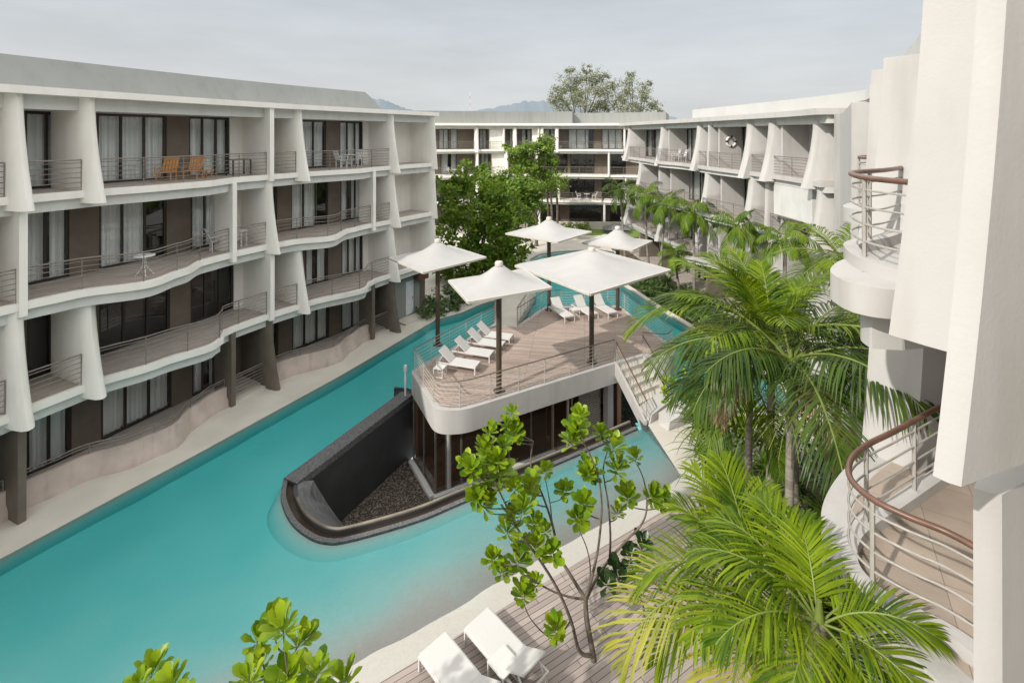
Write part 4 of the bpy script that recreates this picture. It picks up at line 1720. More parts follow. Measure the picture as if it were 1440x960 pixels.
# ------------------------------------------------------------------ loungers and tables
def make_lounger(label, group, loc, ang, back=34, L=1.95, W=.64):
    t = thing('sun_lounger', label, 'sun lounger', (0, 0, 0), group)
    h = .33
    m_ = MB()
    for y in (-W / 2, W / 2):
        m_.box((L / 2, y, h - .02), (L, .045, .05))
    for x in (0.02, L * .36, L - .02):
        m_.box((x, 0, h - .022), (.04, W - .05, .044))
    m_.build('frame', M['metalwhite'], t)
    for x in (.06, L - .02):
        for y in (-W / 2, W / 2):
            g_ = MB()
            g_.box((x, y, (h - .045) / 2), (.045, .044, h - .045))
            g_.build('leg', M['metalwhite'], t)
    m_ = MB()
    m_.box((L * .37 + L * .63 / 2, 0, h + .018), (L * .63, W - .03, .022))
    m_.build('bed', M['sling'], t)
    a = radians(back)
    bl_ = L * .38
    m_ = MB()
    p0 = Vector((L * .36, 0, h + .03))
    p1 = p0 + Vector((-cos(a) * bl_, 0, sin(a) * bl_))
    nn = Vector((sin(a), 0, cos(a))) * .016
    q = []
    for s_ in (-nn, nn):
        q += [p0 + s_ + Vector((0, -W / 2 + .02, 0)), p1 + s_ + Vector((0, -W / 2 + .02, 0)), p1 + s_ + Vector((0, W / 2 - .02, 0)), p0 + s_ + Vector((0, W / 2 - .02, 0))]
    m_.hexa(q)
    bk = m_.build('backrest', M['sling'], t)
    pm = p0 + (p1 - p0) * .62
    for y in (-W / 2 + .08, W / 2 - .08):
        m_ = MB()
        m_.bar((pm.x, y, pm.z - .03), (pm.x - .22, y, h), .025, .025)
        m_.build('prop', M['metalwhite'], bk)
    t.location = loc
    t.rotation_euler = (0, 0, ang)
    return t


GA = 'loungers lined up along the pool railing'
A4 = radians(-18.5)
first = None
for (px, py), lab in zip(((667.8, 527.8), (688, 511), (704.5, 497.3), (716.2, 486.4)), (
        'white lounger next to the small table at the deck corner',
        'second white lounger from the table, in the row of four',
        'third white lounger from the table, in the row of four',
        'white lounger at the bridge end of the row of four')):
    fx, fy, _ = P(px, py, DK)
    # near foot leg -> head end, centre line
    dx_, dy_ = cos(A4), sin(A4)
    x0 = fx - dx_ * 1.93 + (-dy_) * .32
    y0 = fy - dy_ * 1.93 + dx_ * .32
    if first is None:
        first = make_lounger(lab, GA, (x0, y0, DK + .006), A4, 40)
    else:
        dup(first, (x0, y0, DK + .006), A4, lab)
# raised-back row of three
GB_ = 'loungers facing the camera at the far side of the deck'
A3 = radians(-66)
fb = None
for (px, py), lab in zip(((794.3, 454.6), (828, 451.0), (855.6, 448.9)), (
        'white lounger with its back raised beside the far pole and side table',
        'white lounger half hidden behind a parasol pole, middle one of three',
        'white lounger of the three standing closest to the channel railing')):
    fx, fy, _ = P(px, py, DK)
    dx_, dy_ = cos(A3), sin(A3)
    x0 = fx - dx_ * 1.93 - dy_ * .32
    y0 = fy - dy_ * 1.93 + dx_ * .32
    if fb is None:
        fb = make_lounger(lab, GB_, (x0, y0, DK + .006), A3, 46)
    else:
        dup(fb, (x0, y0, DK + .006), A3, lab)
GC_ = 'loungers at the water edge on the lower timber deck'
A2 = radians(-46)
fc = None
for (px, py, qx, qy), lab in zip(((651.7, 878.3, 690, 860), (590.7, 915, 627, 895)), (
        'white lounger on the lower timber deck next to the leafy sapling',
        'white lounger on the lower timber deck closer to the water')):
    a, b = Vector(P(px, py, .38)), Vector(P(qx, qy, .38))
    c = (a + b) / 2
    x0 = c.x + cos(A2) * 1.93
    y0 = c.y + sin(A2) * 1.93
    if fc is None:
        fc = make_lounger(lab, GC_, (x0, y0, .046), A2 + pi, 30, W=.72)
    else:
        dup(fc, (x0, y0, .046), A2 + pi, lab)


def make_table(label, loc, ang, w=.46, h=.4):
    t = thing('side_table', label, 'side table', (0, 0, 0), 'white side tables by the loungers')
    m_ = MB()
    m_.box((0, 0, h - .02), (w, w, .035))
    m_.build('table_top', M['metalwhite'], t)
    for y in (-w / 2 + .02, w / 2 - .02):
        m_ = MB()
        for x in (-w / 2 + .018, w / 2 - .018):
            m_.box((x, y, (h - .04) / 2 + .012), (.03, .03, h - .065))
        m_.box((0, y, .012), (w, .03, .024))
        m_.build('leg', M['metalwhite'], t)
    t.location = loc
    t.rotation_euler = (0, 0, ang)
    return t


tb = make_table('white side table at the head of the first lounger in the row of four', (*P(619, 528, DK)[:2], DK + .006), A4)
dup(tb, (*P(808, 444, DK)[:2], DK + .006), A3, 'white side table between the raised-back loungers')
c = Vector(P(708, 958, .04))
dup(tb, (c.x, c.y, .046), A2, 'white side table between the two loungers on the lower timber deck', scale=1.1)

# bollard lamp at the deck corner
t = thing('bollard_lamp', 'slim white bollard lamp on the granite wall at the deck corner', 'lamp', P(570, 556, .05))
c = Vector(P(570, 556, .05))
m_ = MB()
m_.lathe(c, [(.05, 0), (.05, 1.0), (.035, 1.02), (.035, 1.08)], 12)
m_.build('post', M['metalwhite'], t, smooth=40)
m_ = MB()
m_.lathe((c.x, c.y, c.z + 1.08), [(.075, 0), (.075, .28), (.06, .3)], 12)
m_.build('lamp_head', M['sling'], t, smooth=40)


# ------------------------------------------------------------------ balcony furniture
def chair(label, loc, ang, m, group=None, low=False):
    t = thing('balcony_chair', label, 'chair', (0, 0, 0), group)
    w, h = (.55, .36) if low else (.46, .44)
    for x in (-w / 2 + .03, w / 2 - .03):
        for y in (-w / 2 + .03, w / 2 - .03):
            g_ = MB()
            g_.box((x, y, h / 2), (.045, .045, h))
            g_.build('leg', m, t)
    g_ = MB()
    for k in range(5):
        g_.box((0, -w / 2 + w * (k + .5) / 5, h + .015), (w, w / 5 - .02, .028))
    g_.build('seat', m, t)
    g_ = MB()
    for k in range(5):
        x = -w / 2 + w * (k + .5) / 5
        g_.bar((x, w / 2 - .02, h), (x, w / 2 + .2, h + .52), w / 5 - .025, .022)
    g_.bar((-w / 2, w / 2 + .2, h + .54), (w / 2, w / 2 + .2, h + .54), .04, .06)
    g_.build('backrest', m, t)
    for x in (-w / 2 - .03, w / 2 + .03):
        g_ = MB()
        g_.bar((x, -w / 2, h + .22), (x, w / 2 + .1, h + .22), .05, .025)
        g_.bar((x, -w / 2 + .03, h), (x, -w / 2 + .03, h + .22), .03, .03)
        g_.build('armrest', m, t)
    t.location = loc
    t.rotation_euler = (0, 0, ang)
    return t


def table(label, loc, m, r=.35, h=.72, square=False):
    t = thing('balcony_table', label, 'table', (0, 0, 0))
    g_ = MB()
    if square:
        g_.box((0, 0, h), (r * 2.6, r * 1.6, .04))
    else:
        g_.lathe((0, 0, h - .02), [(r, 0), (r, .03), (r - .02, .04)], 20)
    g_.build('table_top', m, t)
    for k in range(4):
        g_ = MB()
        a = pi / 4 + k * pi / 2
        if square:
            sx = r * 1.2 * (1 if cos(a) > 0 else -1)
            sy = r * .7 * (1 if sin(a) > 0 else -1)
            g_.box((sx, sy, (h - .02) / 2), (.05, .05, h - .02))
        else:
            g_.tube([(.04 * cos(a), .04 * sin(a), h - .03), (.05 * cos(a), .05 * sin(a), .35), (r * .85 * cos(a), r * .85 * sin(a), 0)], .018, 6)
        g_.build('leg', m, t)
    t.location = loc
    return t


def on(F, px, o, z, lo=None, hi=None):
    s = F.s_at(px, o, lo, hi)
    a = F.at(s - .05, o, z)
    b = F.at(s + .05, o, z)
    return (a[0], a[1], z + .006), atan2(b[1] - a[1], b[0] - a[0])


for px, lab in ((237, 'slatted orange teak armchair on the top balcony, the one nearer the fin'), (272, 'slatted orange teak armchair on the top balcony, by its own footstool')):
    l, a = on(LF, px, -.25, FL[3])
    chair(lab, l, a - .9, M['teak'], 'teak armchairs on the top balcony', low=True)
l, a = on(LF, 290, -.1, FL[3])
t = thing('footstool', 'small slatted teak footstool on the top balcony', 'footstool', (0, 0, 0))
g_ = MB()
for k in range(4):
    g_.box((0, -.18 + .12 * k, .33), (.5, .1, .03))
g_.build('seat', M['teak'], t)
for x in (-.2, .2):
    for y in (-.18, .18):
        g_ = MB()
        g_.box((x, y, .157), (.04, .04, .315))
        g_.build('leg', M['teak'], t)
t.location = l
t.rotation_euler = (0, 0, a)
l, a = on(LF, 338, -.5, FL[3])
t = table('dark table standing at the end of the top balcony', l, M['frame'], square=True)
t.rotation_euler = (0, 0, a)
for px, q, lab in ((481, 1.6, 'white moulded chair on the top balcony with its back to the windows'), (503, -1.2, 'white moulded chair on the top balcony facing the first one')):
    l, a = on(LF, px, -.3, FL[3])
    chair(lab, l, a + q, M['metalwhite'], 'white chairs on the top balcony')
l, a = on(LF, 492, -.6, FL[3])
table('white round table between the moulded chairs on the top balcony', l, M['metalwhite'])
l, a = on(LF, 204, .75, FL[2])
table('white round bistro table on the second highest balcony', l, M['metalwhite'], r=.33)
l, a = on(LF, 334, -.5, FL[2])
t = table('white square table in the recess of the second highest balcony', l, M['metalwhite'], r=.3, square=True)
l, a = on(LF, 305, -.5, FL[2])
chair('white chair beside the square table, half behind the fin', l, a + 1.2, M['metalwhite'])
for px, q, lab in ((632, .5, 'white chair of the far balcony set, by the fin'), (650, -.5, 'white chair of the far balcony set, by the window')):
    l, a = on(FF, px, -.1, FZ[2])
    chair(lab, l, a + q, M['metalwhite'], 'white chairs on the far balcony')
l, a = on(FF, 641, .2, FZ[2])
table('white table of the far balcony set', l, M['metalwhite'], r=.45)
for px, q, lab in ((815, 1.4, 'white chair at the bistro table on the far block, on its window side'), (836, -1.4, 'white chair at the bistro table on the far block, on its fin side')):
    l, a = on(FF, px, -.3, FZ[1])
    chair(lab, l, a + q, M['metalwhite'], 'bistro chairs on the far block')
l, a = on(FF, 826, -.2, FZ[1])
table('white bistro table on the far block', l, M['metalwhite'], r=.4)
for px, lab in ((950, 'white lounge chair on the top balcony of the sunlit block, by the railing post'), (960, 'white lounge chair on the top balcony of the sunlit block, by the window')):
    l, a = on(RF, px, -.2, RZ[3])
    chair(lab, l, a, M['metalwhite'], 'lounge chairs on the sunlit block')
# life ring on the recess side wall
t = thing('life_ring', 'white life ring with dark bands hung on the recess wall of the sunlit block', 'life ring', (0, 0, 0))
s = RF.s_at(1013) - .13
s = RF.s_at(1015, -.9)
c = Vector(RF.at(RF.s_at(1013) + .125, -.72, RZ[3] + 1.75))
p2 = Vector(RF.at(RF.s_at(1013) + .125, -.62, RZ[3] + 1.75))
ux = (p2 - c).normalized()
for part in (0, 1):
    if part == 0:
        g_ = MB()
        for k in range(4):
            ar = [c + ux * .33 * cos(q) + Vector((0, 0, .33 * sin(q))) for q in [k * pi / 2 + .2 + (pi / 2 - .4) * i / 6 for i in range(7)]]
            g_.tube(ar, .075, 8)
        ro = g_.build('ring', M['lifering'], t, smooth=60)
    else:
        for k in range(4):
            g_ = MB()
            ar = [c + ux * .33 * cos(q) + Vector((0, 0, .33 * sin(q))) for q in [k * pi / 2 - .2 + .4 * i / 3 for i in range(4)]]
            g_.tube(ar, .08, 8)
            g_.build('band', M['lifeband'], ro, smooth=60)


# ------------------------------------------------------------------ plants
def leaf_obovate(mb, base, d, up, L, W, fold=.25, curl=.25):
    """glossy paddle leaf: two strips meeting along the midrib."""
    d = d.normalized()
    sd = d.cross(up)
    if sd.length < .05:
        sd = d.cross(Vector((1, 0, 0)))
    sd.normalize()
    nn = sd.cross(d).normalized()
    prof = ((0, .06), (.25, .28), (.5, .62), (.72, .98), (.88, .85), (1, .12))
    rows = []
    for t, w in prof:
        p = base + d * (L * t) - nn * (curl * L * t * t)
        rows.append((p, p + sd * (W * w / 2) + nn * (fold * W * w * .5), p - sd * (W * w / 2) + nn * (fold * W * w * .5)))
    i = mb.pts([q for r in rows for q in r])
    for k in range(len(rows) - 1):
        a = i + 3 * k
        mb.f.append((a, a + 3, a + 4, a + 1))
        mb.f.append((a, a + 2, a + 5, a + 3))


def rosette(mb, c, up, R, n, rnd):
    up = up.normalized()
    a = up.cross(Vector((.3, .2, 1)))
    if a.length < .1:
        a = up.cross(Vector((1, 0, 0)))
    a.normalize()
    b = up.cross(a)
    for k in range(n):
        t = (k + .5) / n
        an = k * 2.399 + rnd.uniform(-.25, .25)
        tilt = radians(10 + 82 * t ** .9) + rnd.uniform(-.18, .18)
        d = up * cos(tilt) + (a * cos(an) + b * sin(an)) * sin(tilt)
        L = R * (.62 + .38 * sin(pi * min(1, t + .2))) * rnd.uniform(.8, 1.12)
        leaf_obovate(mb, c - up * (R * .28 * t) + d * .02, d, up, L, L * rnd.uniform(.42, .52), curl=rnd.uniform(-.05, .22))


def frond(base, az, elev, L, droop, rnd, mbl, mbr, nl=46, lw=.045, ll=.62, hang=.5, vee=.35, twist=0.0):
    """feather leaf: arching rib with leaflets along both sides."""
    h = Vector((cos(az), sin(az), 0))
    z = Vector((0, 0, 1))
    p = Vector(base)
    pts, dirs = [p.copy()], []
    N = 18
    for k in range(N):
        t = k / N
        e_ = elev - droop * t ** 1.35
        d = h * cos(e_) + z * sin(e_)
        dirs.append(d)
        p = p + d * (L / N)
        pts.append(p.copy())
    dirs.append(dirs[-1])
    mbr.tube(pts, [.026 * (1 - .85 * k / N) * (L / 2.6) + .003 for k in range(N + 1)], 5, cap=False)
    side0 = h.cross(z).normalized()
    for sgn in (-1, 1):
        for k in range(nl):
            t = .14 + .86 * (k + rnd.uniform(0, .5)) / nl
            if t > .995 or rnd.random() < .02:
                continue
            i = min(N - 1, int(t * N))
            f = t * N - i
            q = pts[i] + (pts[i + 1] - pts[i]) * f
            d = dirs[i]
            nn = side0.cross(d).normalized()
            if nn.z < 0:
                nn = -nn
            sd = side0 * sgn
            ang = radians(62 - 34 * t) + rnd.uniform(-.1, .1)
            ld = (d * cos(ang) + sd * sin(ang) + nn * (vee * (1 - .5 * t)) + nn * rnd.uniform(-.06, .06)).normalized()
            l_ = ll * L / 2.6 * (.42 + .58 * sin(pi * min(1, .18 + .80 * t)) ** .8) * (1.0 if t < .8 else 1 - .45 * (t - .8) / .2) * rnd.uniform(.88, 1.08)
            w = lw * rnd.uniform(.8, 1.15)
            wd = ld.cross(nn).normalized()
            a = q
            g = Vector((0, 0, -1))
            m1 = a + ld * l_ * .45 + g * hang * l_ * .10
            ld2 = (ld + g * hang * .75).normalized()
            m2 = m1 + ld2 * l_ * .32
            ld3 = (ld + g * hang * 1.5).normalized()
            e2 = m2 + ld3 * l_ * .25
            j = mbl.pts([a - wd * w * .25, a + wd * w * .25, m1 + wd * w * .5, m1 - wd * w * .5, m2 + wd * w * .38, m2 - wd * w * .38, e2])
            mbl.f.append((j, j + 1, j + 2, j + 3))
            mbl.f.append((j + 3, j + 2, j + 4, j + 5))
            mbl.f.append((j + 5, j + 4, j + 6))


def palm(name, label, crown, base, L, n, mleaf, seed, elevs=(75, -25), droop=(.9, 1.5), separate=True, nl=44, lw=.045, ll=.62, hang=.5, vee=.3, r0=.10, az0=None, group=None, spans=None, ribm='rib', extra=(), short=1.0):
    rnd = random.Random(seed)
    crown, base = Vector(crown), Vector(base)
    t = thing(name, label, 'palm tree', tuple(base), group)
    m_ = MB()
    k = 14
    mid = (base + crown) / 2 + Vector((rnd.uniform(-.15, .15), rnd.uniform(-.15, .15), 0))
    pl = catmull([base, mid, crown], k // 2)
    m_.tube(pl, [r0 * (1.25 if i == 0 else 1 - .35 * i / len(pl)) * (1 + .05 * (i % 2)) for i in range(len(pl))], 10)
    m_.build('trunk', M['palmbark'], t, smooth=60)
    m_ = MB()
    m_.lathe(tuple(crown - Vector((0, 0, .35))), [(r0 * .66, -.45), (r0 * .85, -.1), (r0 * .62, .25), (r0 * .25, .55)], 10)
    m_.build('crownshaft', M['rib'], t, smooth=60)
    allL, allR = MB(), MB()
    specs = []
    for i in range(n):
        u = (i + .5) / n
        az = (az0 or 0) + i * 2.39996 + rnd.uniform(-.25, .25)
        el = radians(elevs[0] + (elevs[1] - elevs[0]) * u) + rnd.uniform(-.12, .12)
        dr = droop[0] + (droop[1] - droop[0]) * rnd.random()
        specs.append((az, el, L * rnd.uniform(.82, 1.08) * (.85 if u < .12 else 1) * (short if el > .7 else 1), dr))
    specs = [q + (mleaf,) for q in specs] + [tuple(q) if len(q) == 5 else tuple(q) + (mleaf,) for q in extra]
    for (az, el, l_, dr, ml_) in specs:
        a, b = (MB(), MB()) if separate else (allL, allR)
        st_ = crown + Vector((cos(az), sin(az), 0)) * .05
        frond(st_, az, el, l_, dr, rnd, a, b, nl=nl, lw=lw, ll=ll, hang=hang * rnd.uniform(.7, 1.3), vee=vee)
        if separate:
            fo = a.build('frond', M[ml_], t, fix=False)
            b.build('rib', M[ribm], fo, smooth=60)
    if not separate:
        fo = allL.build('crown', M[mleaf], t, fix=False)
        allR.build('rib', M[ribm], fo, smooth=60)
    return t


def at_depth(px, py, Y):
    return PY(px, py, Y)


def ground_under(c, dx=0, dy=0, z=0.0):
    return (c[0] + dx, c[1] + dy, z)


# cluster in the middle of the planting
c1 = PY(1112, 505, 9.6)
palm('feather_palm', 'tall palm with wide dark arching fronds, the middle one of the near palm cluster', c1, (c1[0] + .05, c1[1] + .1, 0), 2.95, 10, 'palm_dark', 11, elevs=(50, 2), droop=(1.0, 1.5), nl=50, lw=.034, ll=1.0, hang=.75, vee=.1, az0=.2,
     extra=((radians(-70), radians(-40), 2.0, .7, 'palm_dry'), (radians(180), radians(28), 3.0, 1.35), (radians(8), radians(24), 2.9, 1.25), (radians(-18), radians(30), 2.6, 1.5), (radians(200), radians(22), 2.7, 1.6)))
c2 = PY(1085, 470, 10.6)
palm('feather_palm', 'tall palm with bright upright yellow-green fronds behind the dark arching one', c2, (c2[0] - .15, c2[1] + .1, 0), 3.1, 11, 'palm_bright', 23, elevs=(80, 20), droop=(.55, 1.15), nl=50, lw=.034, ll=.92, hang=.45, vee=.28, az0=1.1, short=.72,
     extra=((radians(-160), radians(-30), 2.2, .9, 'palm_dry'), (radians(140), radians(5), 2.6, 1.3, 'palm_yellow'), (radians(172), radians(36), 3.4, 1.7), (radians(95), radians(60), 2.2, .7), (radians(150), radians(55), 2.5, .9), (radians(30), radians(48), 2.3, 1.0)))
c3 = PY(1055, 530, 11.6)
palm('feather_palm', 'slimmer palm with drooping mid-green fronds on the pool side of the cluster', c3, (c3[0] + .1, c3[1], 0), 2.5, 10, 'palm_mid', 31, elevs=(60, -15), droop=(1.0, 1.6), nl=46, lw=.032, ll=.85, hang=.7, vee=.15, az0=2.0)
c4 = PY(1185, 365, 14.5)
palm('feather_palm', 'yellowing palm right in front of the sunlit block, next to the round balcony', c4, (c4[0] - .2, c4[1], 0), 2.5, 14, 'palm_bright', 47, elevs=(70, -30), droop=(.9, 1.7), nl=42, lw=.034, ll=.85, hang=.6, vee=.2, az0=.6)
c5 = PY(1120, 470, 14)
palm('feather_palm', 'dark palm in the back of the near cluster, mostly hidden', c5, (c5[0], c5[1], 0), 2.0, 9, 'palm_mid', 53, elevs=(60, -20), droop=(.9, 1.6), nl=42, lw=.034, ll=.85, hang=.6, vee=.2, az0=.9)
# the two closest palms
c6 = PY(1066, 838, 6.0)
D = radians
palm('feather_palm', 'bright palm closest to the timber deck, fronds fanned upward', c6, (c6[0] + .2, c6[1] + .3, 0), 2.0, 0, 'palm_bright', 61, nl=33, lw=.030, ll=1.08, hang=.4, vee=.3,
     extra=[(D(q[0]), D(q[1]), q[2] * (.66 if q[1] > 50 else .8), q[3]) + tuple(q[4:]) for q in ((172, 40, 2.1, 1.9), (150, 62, 2.0, 1.1), (118, 66, 2.2, .9), (95, 70, 2.2, .8), (60, 66, 1.9, 1.0), (195, 16, 2.0, 1.5), (215, 45, 1.8, 1.6), (255, 25, 1.8, 1.3), (290, 35, 1.7, 1.4), (188, 24, 2.7, 2.0, 'palm_yellow'), (230, 5, 2.2, 1.2, 'palm_yellow'), (320, -25, 1.8, .8, 'palm_dry'), (335, 55, 1.5, 1.3), (110, 25, 1.8, 1.2))])
c7 = PY(1152, 872, 4.9)
palm('feather_palm', 'bright palm below the balcony with the swept brown handrail', c7, (c7[0] - .1, c7[1] + .3, 0), 1.5, 0, 'palm_bright', 71, nl=33, lw=.026, ll=1.22, hang=.45, vee=.22,
     extra=[(D(a), D(e_), l_ * .8, d_) for a, e_, l_, d_ in ((-30, 48, 1.25, 1.3), (-55, 25, 1.25, 1.3), (-85, 15, 1.3, 1.2), (5, 40, 1.0, 1.6), (100, 60, 1.4, 1.2), (130, 50, 1.5, 1.3), (160, 48, 1.6, 1.3), (190, 30, 1.5, 1.4), (225, 25, 1.4, 1.2), (75, 68, 1.2, 1.4))])
# slender palms along the sunlit block
far_palms = [
    ((872, 262), 879, 47, 2.7, 'slender dark palm farthest away along the sunlit block', 'palm_dark', 81),
    ((908, 268), 913, 42, 2.5, 'slender palm second in the row along the sunlit block, dense round crown', 'palm_mid', 82),
    ((936, 283), 928, 39, 2.5, 'slender palm leaning slightly over its neighbour in the row along the sunlit block', 'palm_mid', 83),
    ((975, 292), 976, 34.5, 2.4, 'slender palm in front of the round balcony of the sunlit block', 'palm_mid', 84),
    ((951, 352), 957, 35.5, 1.8, 'short palm with a yellow frond in front of the round balcony', 'palm_mid', 85),
    ((1038, 312), 1042, 28, 2.0, 'palm with shaggy hanging fronds before the sunlit block, under the life ring', 'palm_mid', 86),
    ((1104, 332), 1106, 22.6, 1.8, 'palm with shaggy fronds before the sunlit block, under the blank balcony panel', 'palm_mid', 87),
]
for (cx_, cy_), bx, Y, L_, lab, ml, sd in far_palms:
    c = PY(cx_, cy_ + 6, Y)
    L_ *= .98
    bxw = (bx - CX) * Y / FOC
    palm('slender_palm', lab, c, (bxw, Y, 0), L_, 13, ml, sd, elevs=(82, -25), droop=(1.3, 2.2), separate=False, nl=36, lw=.04, ll=.95, hang=2.0, vee=.1, r0=.11, group='slender palms along the sunlit block')


# leafy sapling in front
def sapling(label, base, fork, tips, seed, R=.36, n=15, mats=('rosette',), r0=.065, limbs=None):
    rnd = random.Random(seed)
    base, fork = Vector(base), Vector(fork)
    t = thing('leafy_sapling', label, 'young tree', tuple(base))
    m_ = MB()
    m_.tube(catmull([base, base * .5 + fork * .5 + Vector((.03, 0, 0)), fork], 5), [r0 * (1 - .02 * i) for i in range(11)], 9)
    nodes = [(fork, r0 * .8)]
    order = sorted(tips, key=lambda q: (Vector(q) - fork).length)
    for q in order:
        q = Vector(q)
        best = min(nodes, key=lambda nd: (nd[0] - q).length + (1.2 * max(0, nd[0].z - q.z + .25)) + .12 * (nd[0] - fork).length)
        a, r = best
        mid = a * .55 + q * .45 + Vector((rnd.uniform(-.08, .08), rnd.uniform(-.08, .08), -.12 * min(1.5, (q - a).length)))
        pl = catmull([a, mid, q], 6)
        r1 = max(.012, r * .72)
        r2 = .011
        m_.tube(pl, [r1 + (r2 - r1) * i / (len(pl) - 1) for i in range(len(pl))], 6)
        nodes.append((Vector(pl[5]), r1 * .85))
        nodes.append((Vector(pl[9]), r1 * .6))
    m_.build('trunk', M['bark'], t, smooth=60)
    for i, q in enumerate(tips):
        m2 = MB()
        q = Vector(q)
        up = Vector((rnd.uniform(-.5, .5), rnd.uniform(-.55, .2), 1))
        rosette(m2, q, up, R * rnd.uniform(.85, 1.15), n + rnd.randint(-2, 3), rnd)
        m2.build('leaf_cluster', M[mats[i % len(mats)]], t, smooth=40, fix=False)
    return t


rn = random.Random(5)
z10 = [(430, 70), (540, 40), (550, 130), (450, 190), (590, 260), (580, 330), (630, 400), (520, 450), (560, 505), (680, 180), (740, 80), (820, 160), (740, 330), (880, 280), (925, 85), (650, 600), (785, 750), (1120, 20), (1090, 190), (1190, 185), (905, 215), (640, 250), (500, 120), (610, 150), (700, 400), (1230, 200)]
z7 = [(790, 240), (720, 400), (800, 310), (760, 350), (1010, 250), (1080, 310), (985, 335), (1120, 355), (690, 460), (750, 440), (700, 540), (1040, 440), (660, 430), (640, 410), (770, 280), (1000, 290)]
pix = [(520 + a / 3, 640 + b / 3) for a, b in z10] + [(380 + a / 2.3226, 480 + b / 2.3226) for a, b in z7]
Z = lambda l: [(520 + a / 3, 640 + b / 3) for a, b in l]
sb = P(835, 928, .04)
YB = sb[1]
LIMBS = [
    (Z([(945, 930), (935, 800), (915, 690), (910, 605)]), .068, .05, 0, 0),
    (Z([(938, 845), (885, 825), (850, 700), (790, 560), (710, 430), (630, 320), (570, 200), (520, 90)]), .042, .014, -.05, -.9),
    (Z([(910, 605), (850, 510), (800, 420), (770, 290), (730, 170), (680, 50), (690, -60)]), .042, .014, 0, .5),
    (Z([(910, 600), (935, 520), (965, 380), (978, 200), (955, 60), (900, -60)]), .036, .013, 0, -.4),
    (Z([(912, 610), (950, 530), (1010, 440), (1090, 350), (1140, 300), (1168, 230), (1160, 120), (1130, 40)]), .036, .012, 0, .6),
    (Z([(905, 605), (860, 600), (790, 580), (720, 545), (640, 495), (590, 460)]), .026, .012, 0, -.3),
    (Z([(1012, 440), (1015, 330), (1005, 200), (985, 60), (1010, -40)]), .028, .012, .15, 0),
    (Z([(845, 700), (790, 770), (735, 750), (680, 690), (655, 640)]), .018, .010, -.2, -.4),
    (Z([(925, 570), (930, 470), (915, 390), (890, 330)]), .018, .010, 0, -.3),
    (Z([(770, 290), (760, 200), (745, 120)]), .016, .010, .1, .2),
]


SZ = .33
for (a, b_) in list(pix)[:40]:
    if rn.random() < .22:
        pix.append((a + rn.uniform(-26, 26), b_ + rn.uniform(-22, 22)))


def big_sapling():
    rnd = random.Random(9)
    t = thing('leafy_sapling', 'young tree with glossy leaf rosettes rising from the timber deck', 'young tree', sb)
    m_ = MB()
    nodes = []
    for (pl, r0, r1, d0, d1) in LIMBS:
        q = []
        for i, (px, py) in enumerate(pl):
            u = i / (len(pl) - 1)
            q.append(Vector(PY(px, py, YB + d0 + (d1 - d0) * u)))
        if r0 > .06:
            q[0].z = 0.03
        c = catmull(q, 5)
        m_.tube(c, [r0 + (r1 - r0) * i / (len(c) - 1) for i in range(len(c))], 8)
        if r0 < .06:
            for i, p in enumerate(c):
                u = i / len(c)
                if u > .3:
                    nodes.append((p, r0 + (r1 - r0) * u, CX + FOC * p.x / p.y, HY + FOC * (CAMZ - p.z) / p.y))
    for (px, py) in pix:
        n_ = min(nodes, key=lambda n: sqrt((n[2] - px) ** 2 + (n[3] - py) ** 2) + max(0, py + 12 - n[3]) * 1.2)
        q = Vector(PY(px, py, n_[0].y + rnd.uniform(-.22, .22)))
        a = n_[0]
        mid = a * .5 + q * .5 + Vector((0, 0, -.10 * (q - a).length))
        mid.x = mid.x * .6 + q.x * .4
        c = catmull([a, mid, q], 5)
        m_.tube(c, [max(.009, n_[1] * .7) + (.008 - max(.009, n_[1] * .7)) * i / (len(c) - 1) for i in range(len(c))], 6)
        m2 = MB()
        up = Vector((rnd.uniform(-.35, .35), rnd.uniform(-.55, .1), 1))
        rosette(m2, q + Vector((0, 0, .06)), up, SZ * rnd.uniform(.7, 1.2), 21 + rnd.randint(-2, 3), rnd)
        m2.build('leaf_cluster', M['rosette'], t, smooth=40, fix=False)
    m_.build('trunk', M['bark'], t, smooth=60)


big_sapling()
dk_t = [PY(520 / 1 + 1040 / 3 - 0, 640 + 470 / 3, 10.9), PY(520 + 1100 / 3, 640 + 430 / 3, 11.1), PY(520 + 1000 / 3, 640 + 545 / 3, 10.8), PY(520 + 1150 / 3, 640 + 390 / 3, 11.2), PY(520 + 1050 / 3, 640 + 520 / 3, 10.6), PY(866, 800, 10.9)]
b2 = P(905, 870, .04)
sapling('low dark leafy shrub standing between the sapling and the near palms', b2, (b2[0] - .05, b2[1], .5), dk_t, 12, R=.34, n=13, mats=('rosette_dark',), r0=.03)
low = [(384, 872), (420, 906), (446, 945), (368, 930), (350, 958), (484, 962), (405, 950), (398, 885), (432, 975), (330, 985), (380, 990), (455, 990), (362, 900)]
tl = [PY(a, b, 6.9 + rn.uniform(-.4, .4)) for a, b in low]
fk = PY(400, 1100, 6.9)
sapling('glossy leafy treetop rising at the bottom edge over the pool', (fk[0], fk[1], 0.04), fk, tl, 21, R=.31, n=18)
low = [(214, 946), (196, 962), (242, 962), (226, 975), (180, 985), (262, 990)]
tl = [PY(a, b, 6.8 + rn.uniform(-.3, .3)) for a, b in low]
fk = PY(222, 1100, 6.8)
sapling('small glossy leaf top just showing over the pool beside the bigger treetop', (fk[0], fk[1], 0.04), fk, tl, 22, R=.28, n=17)


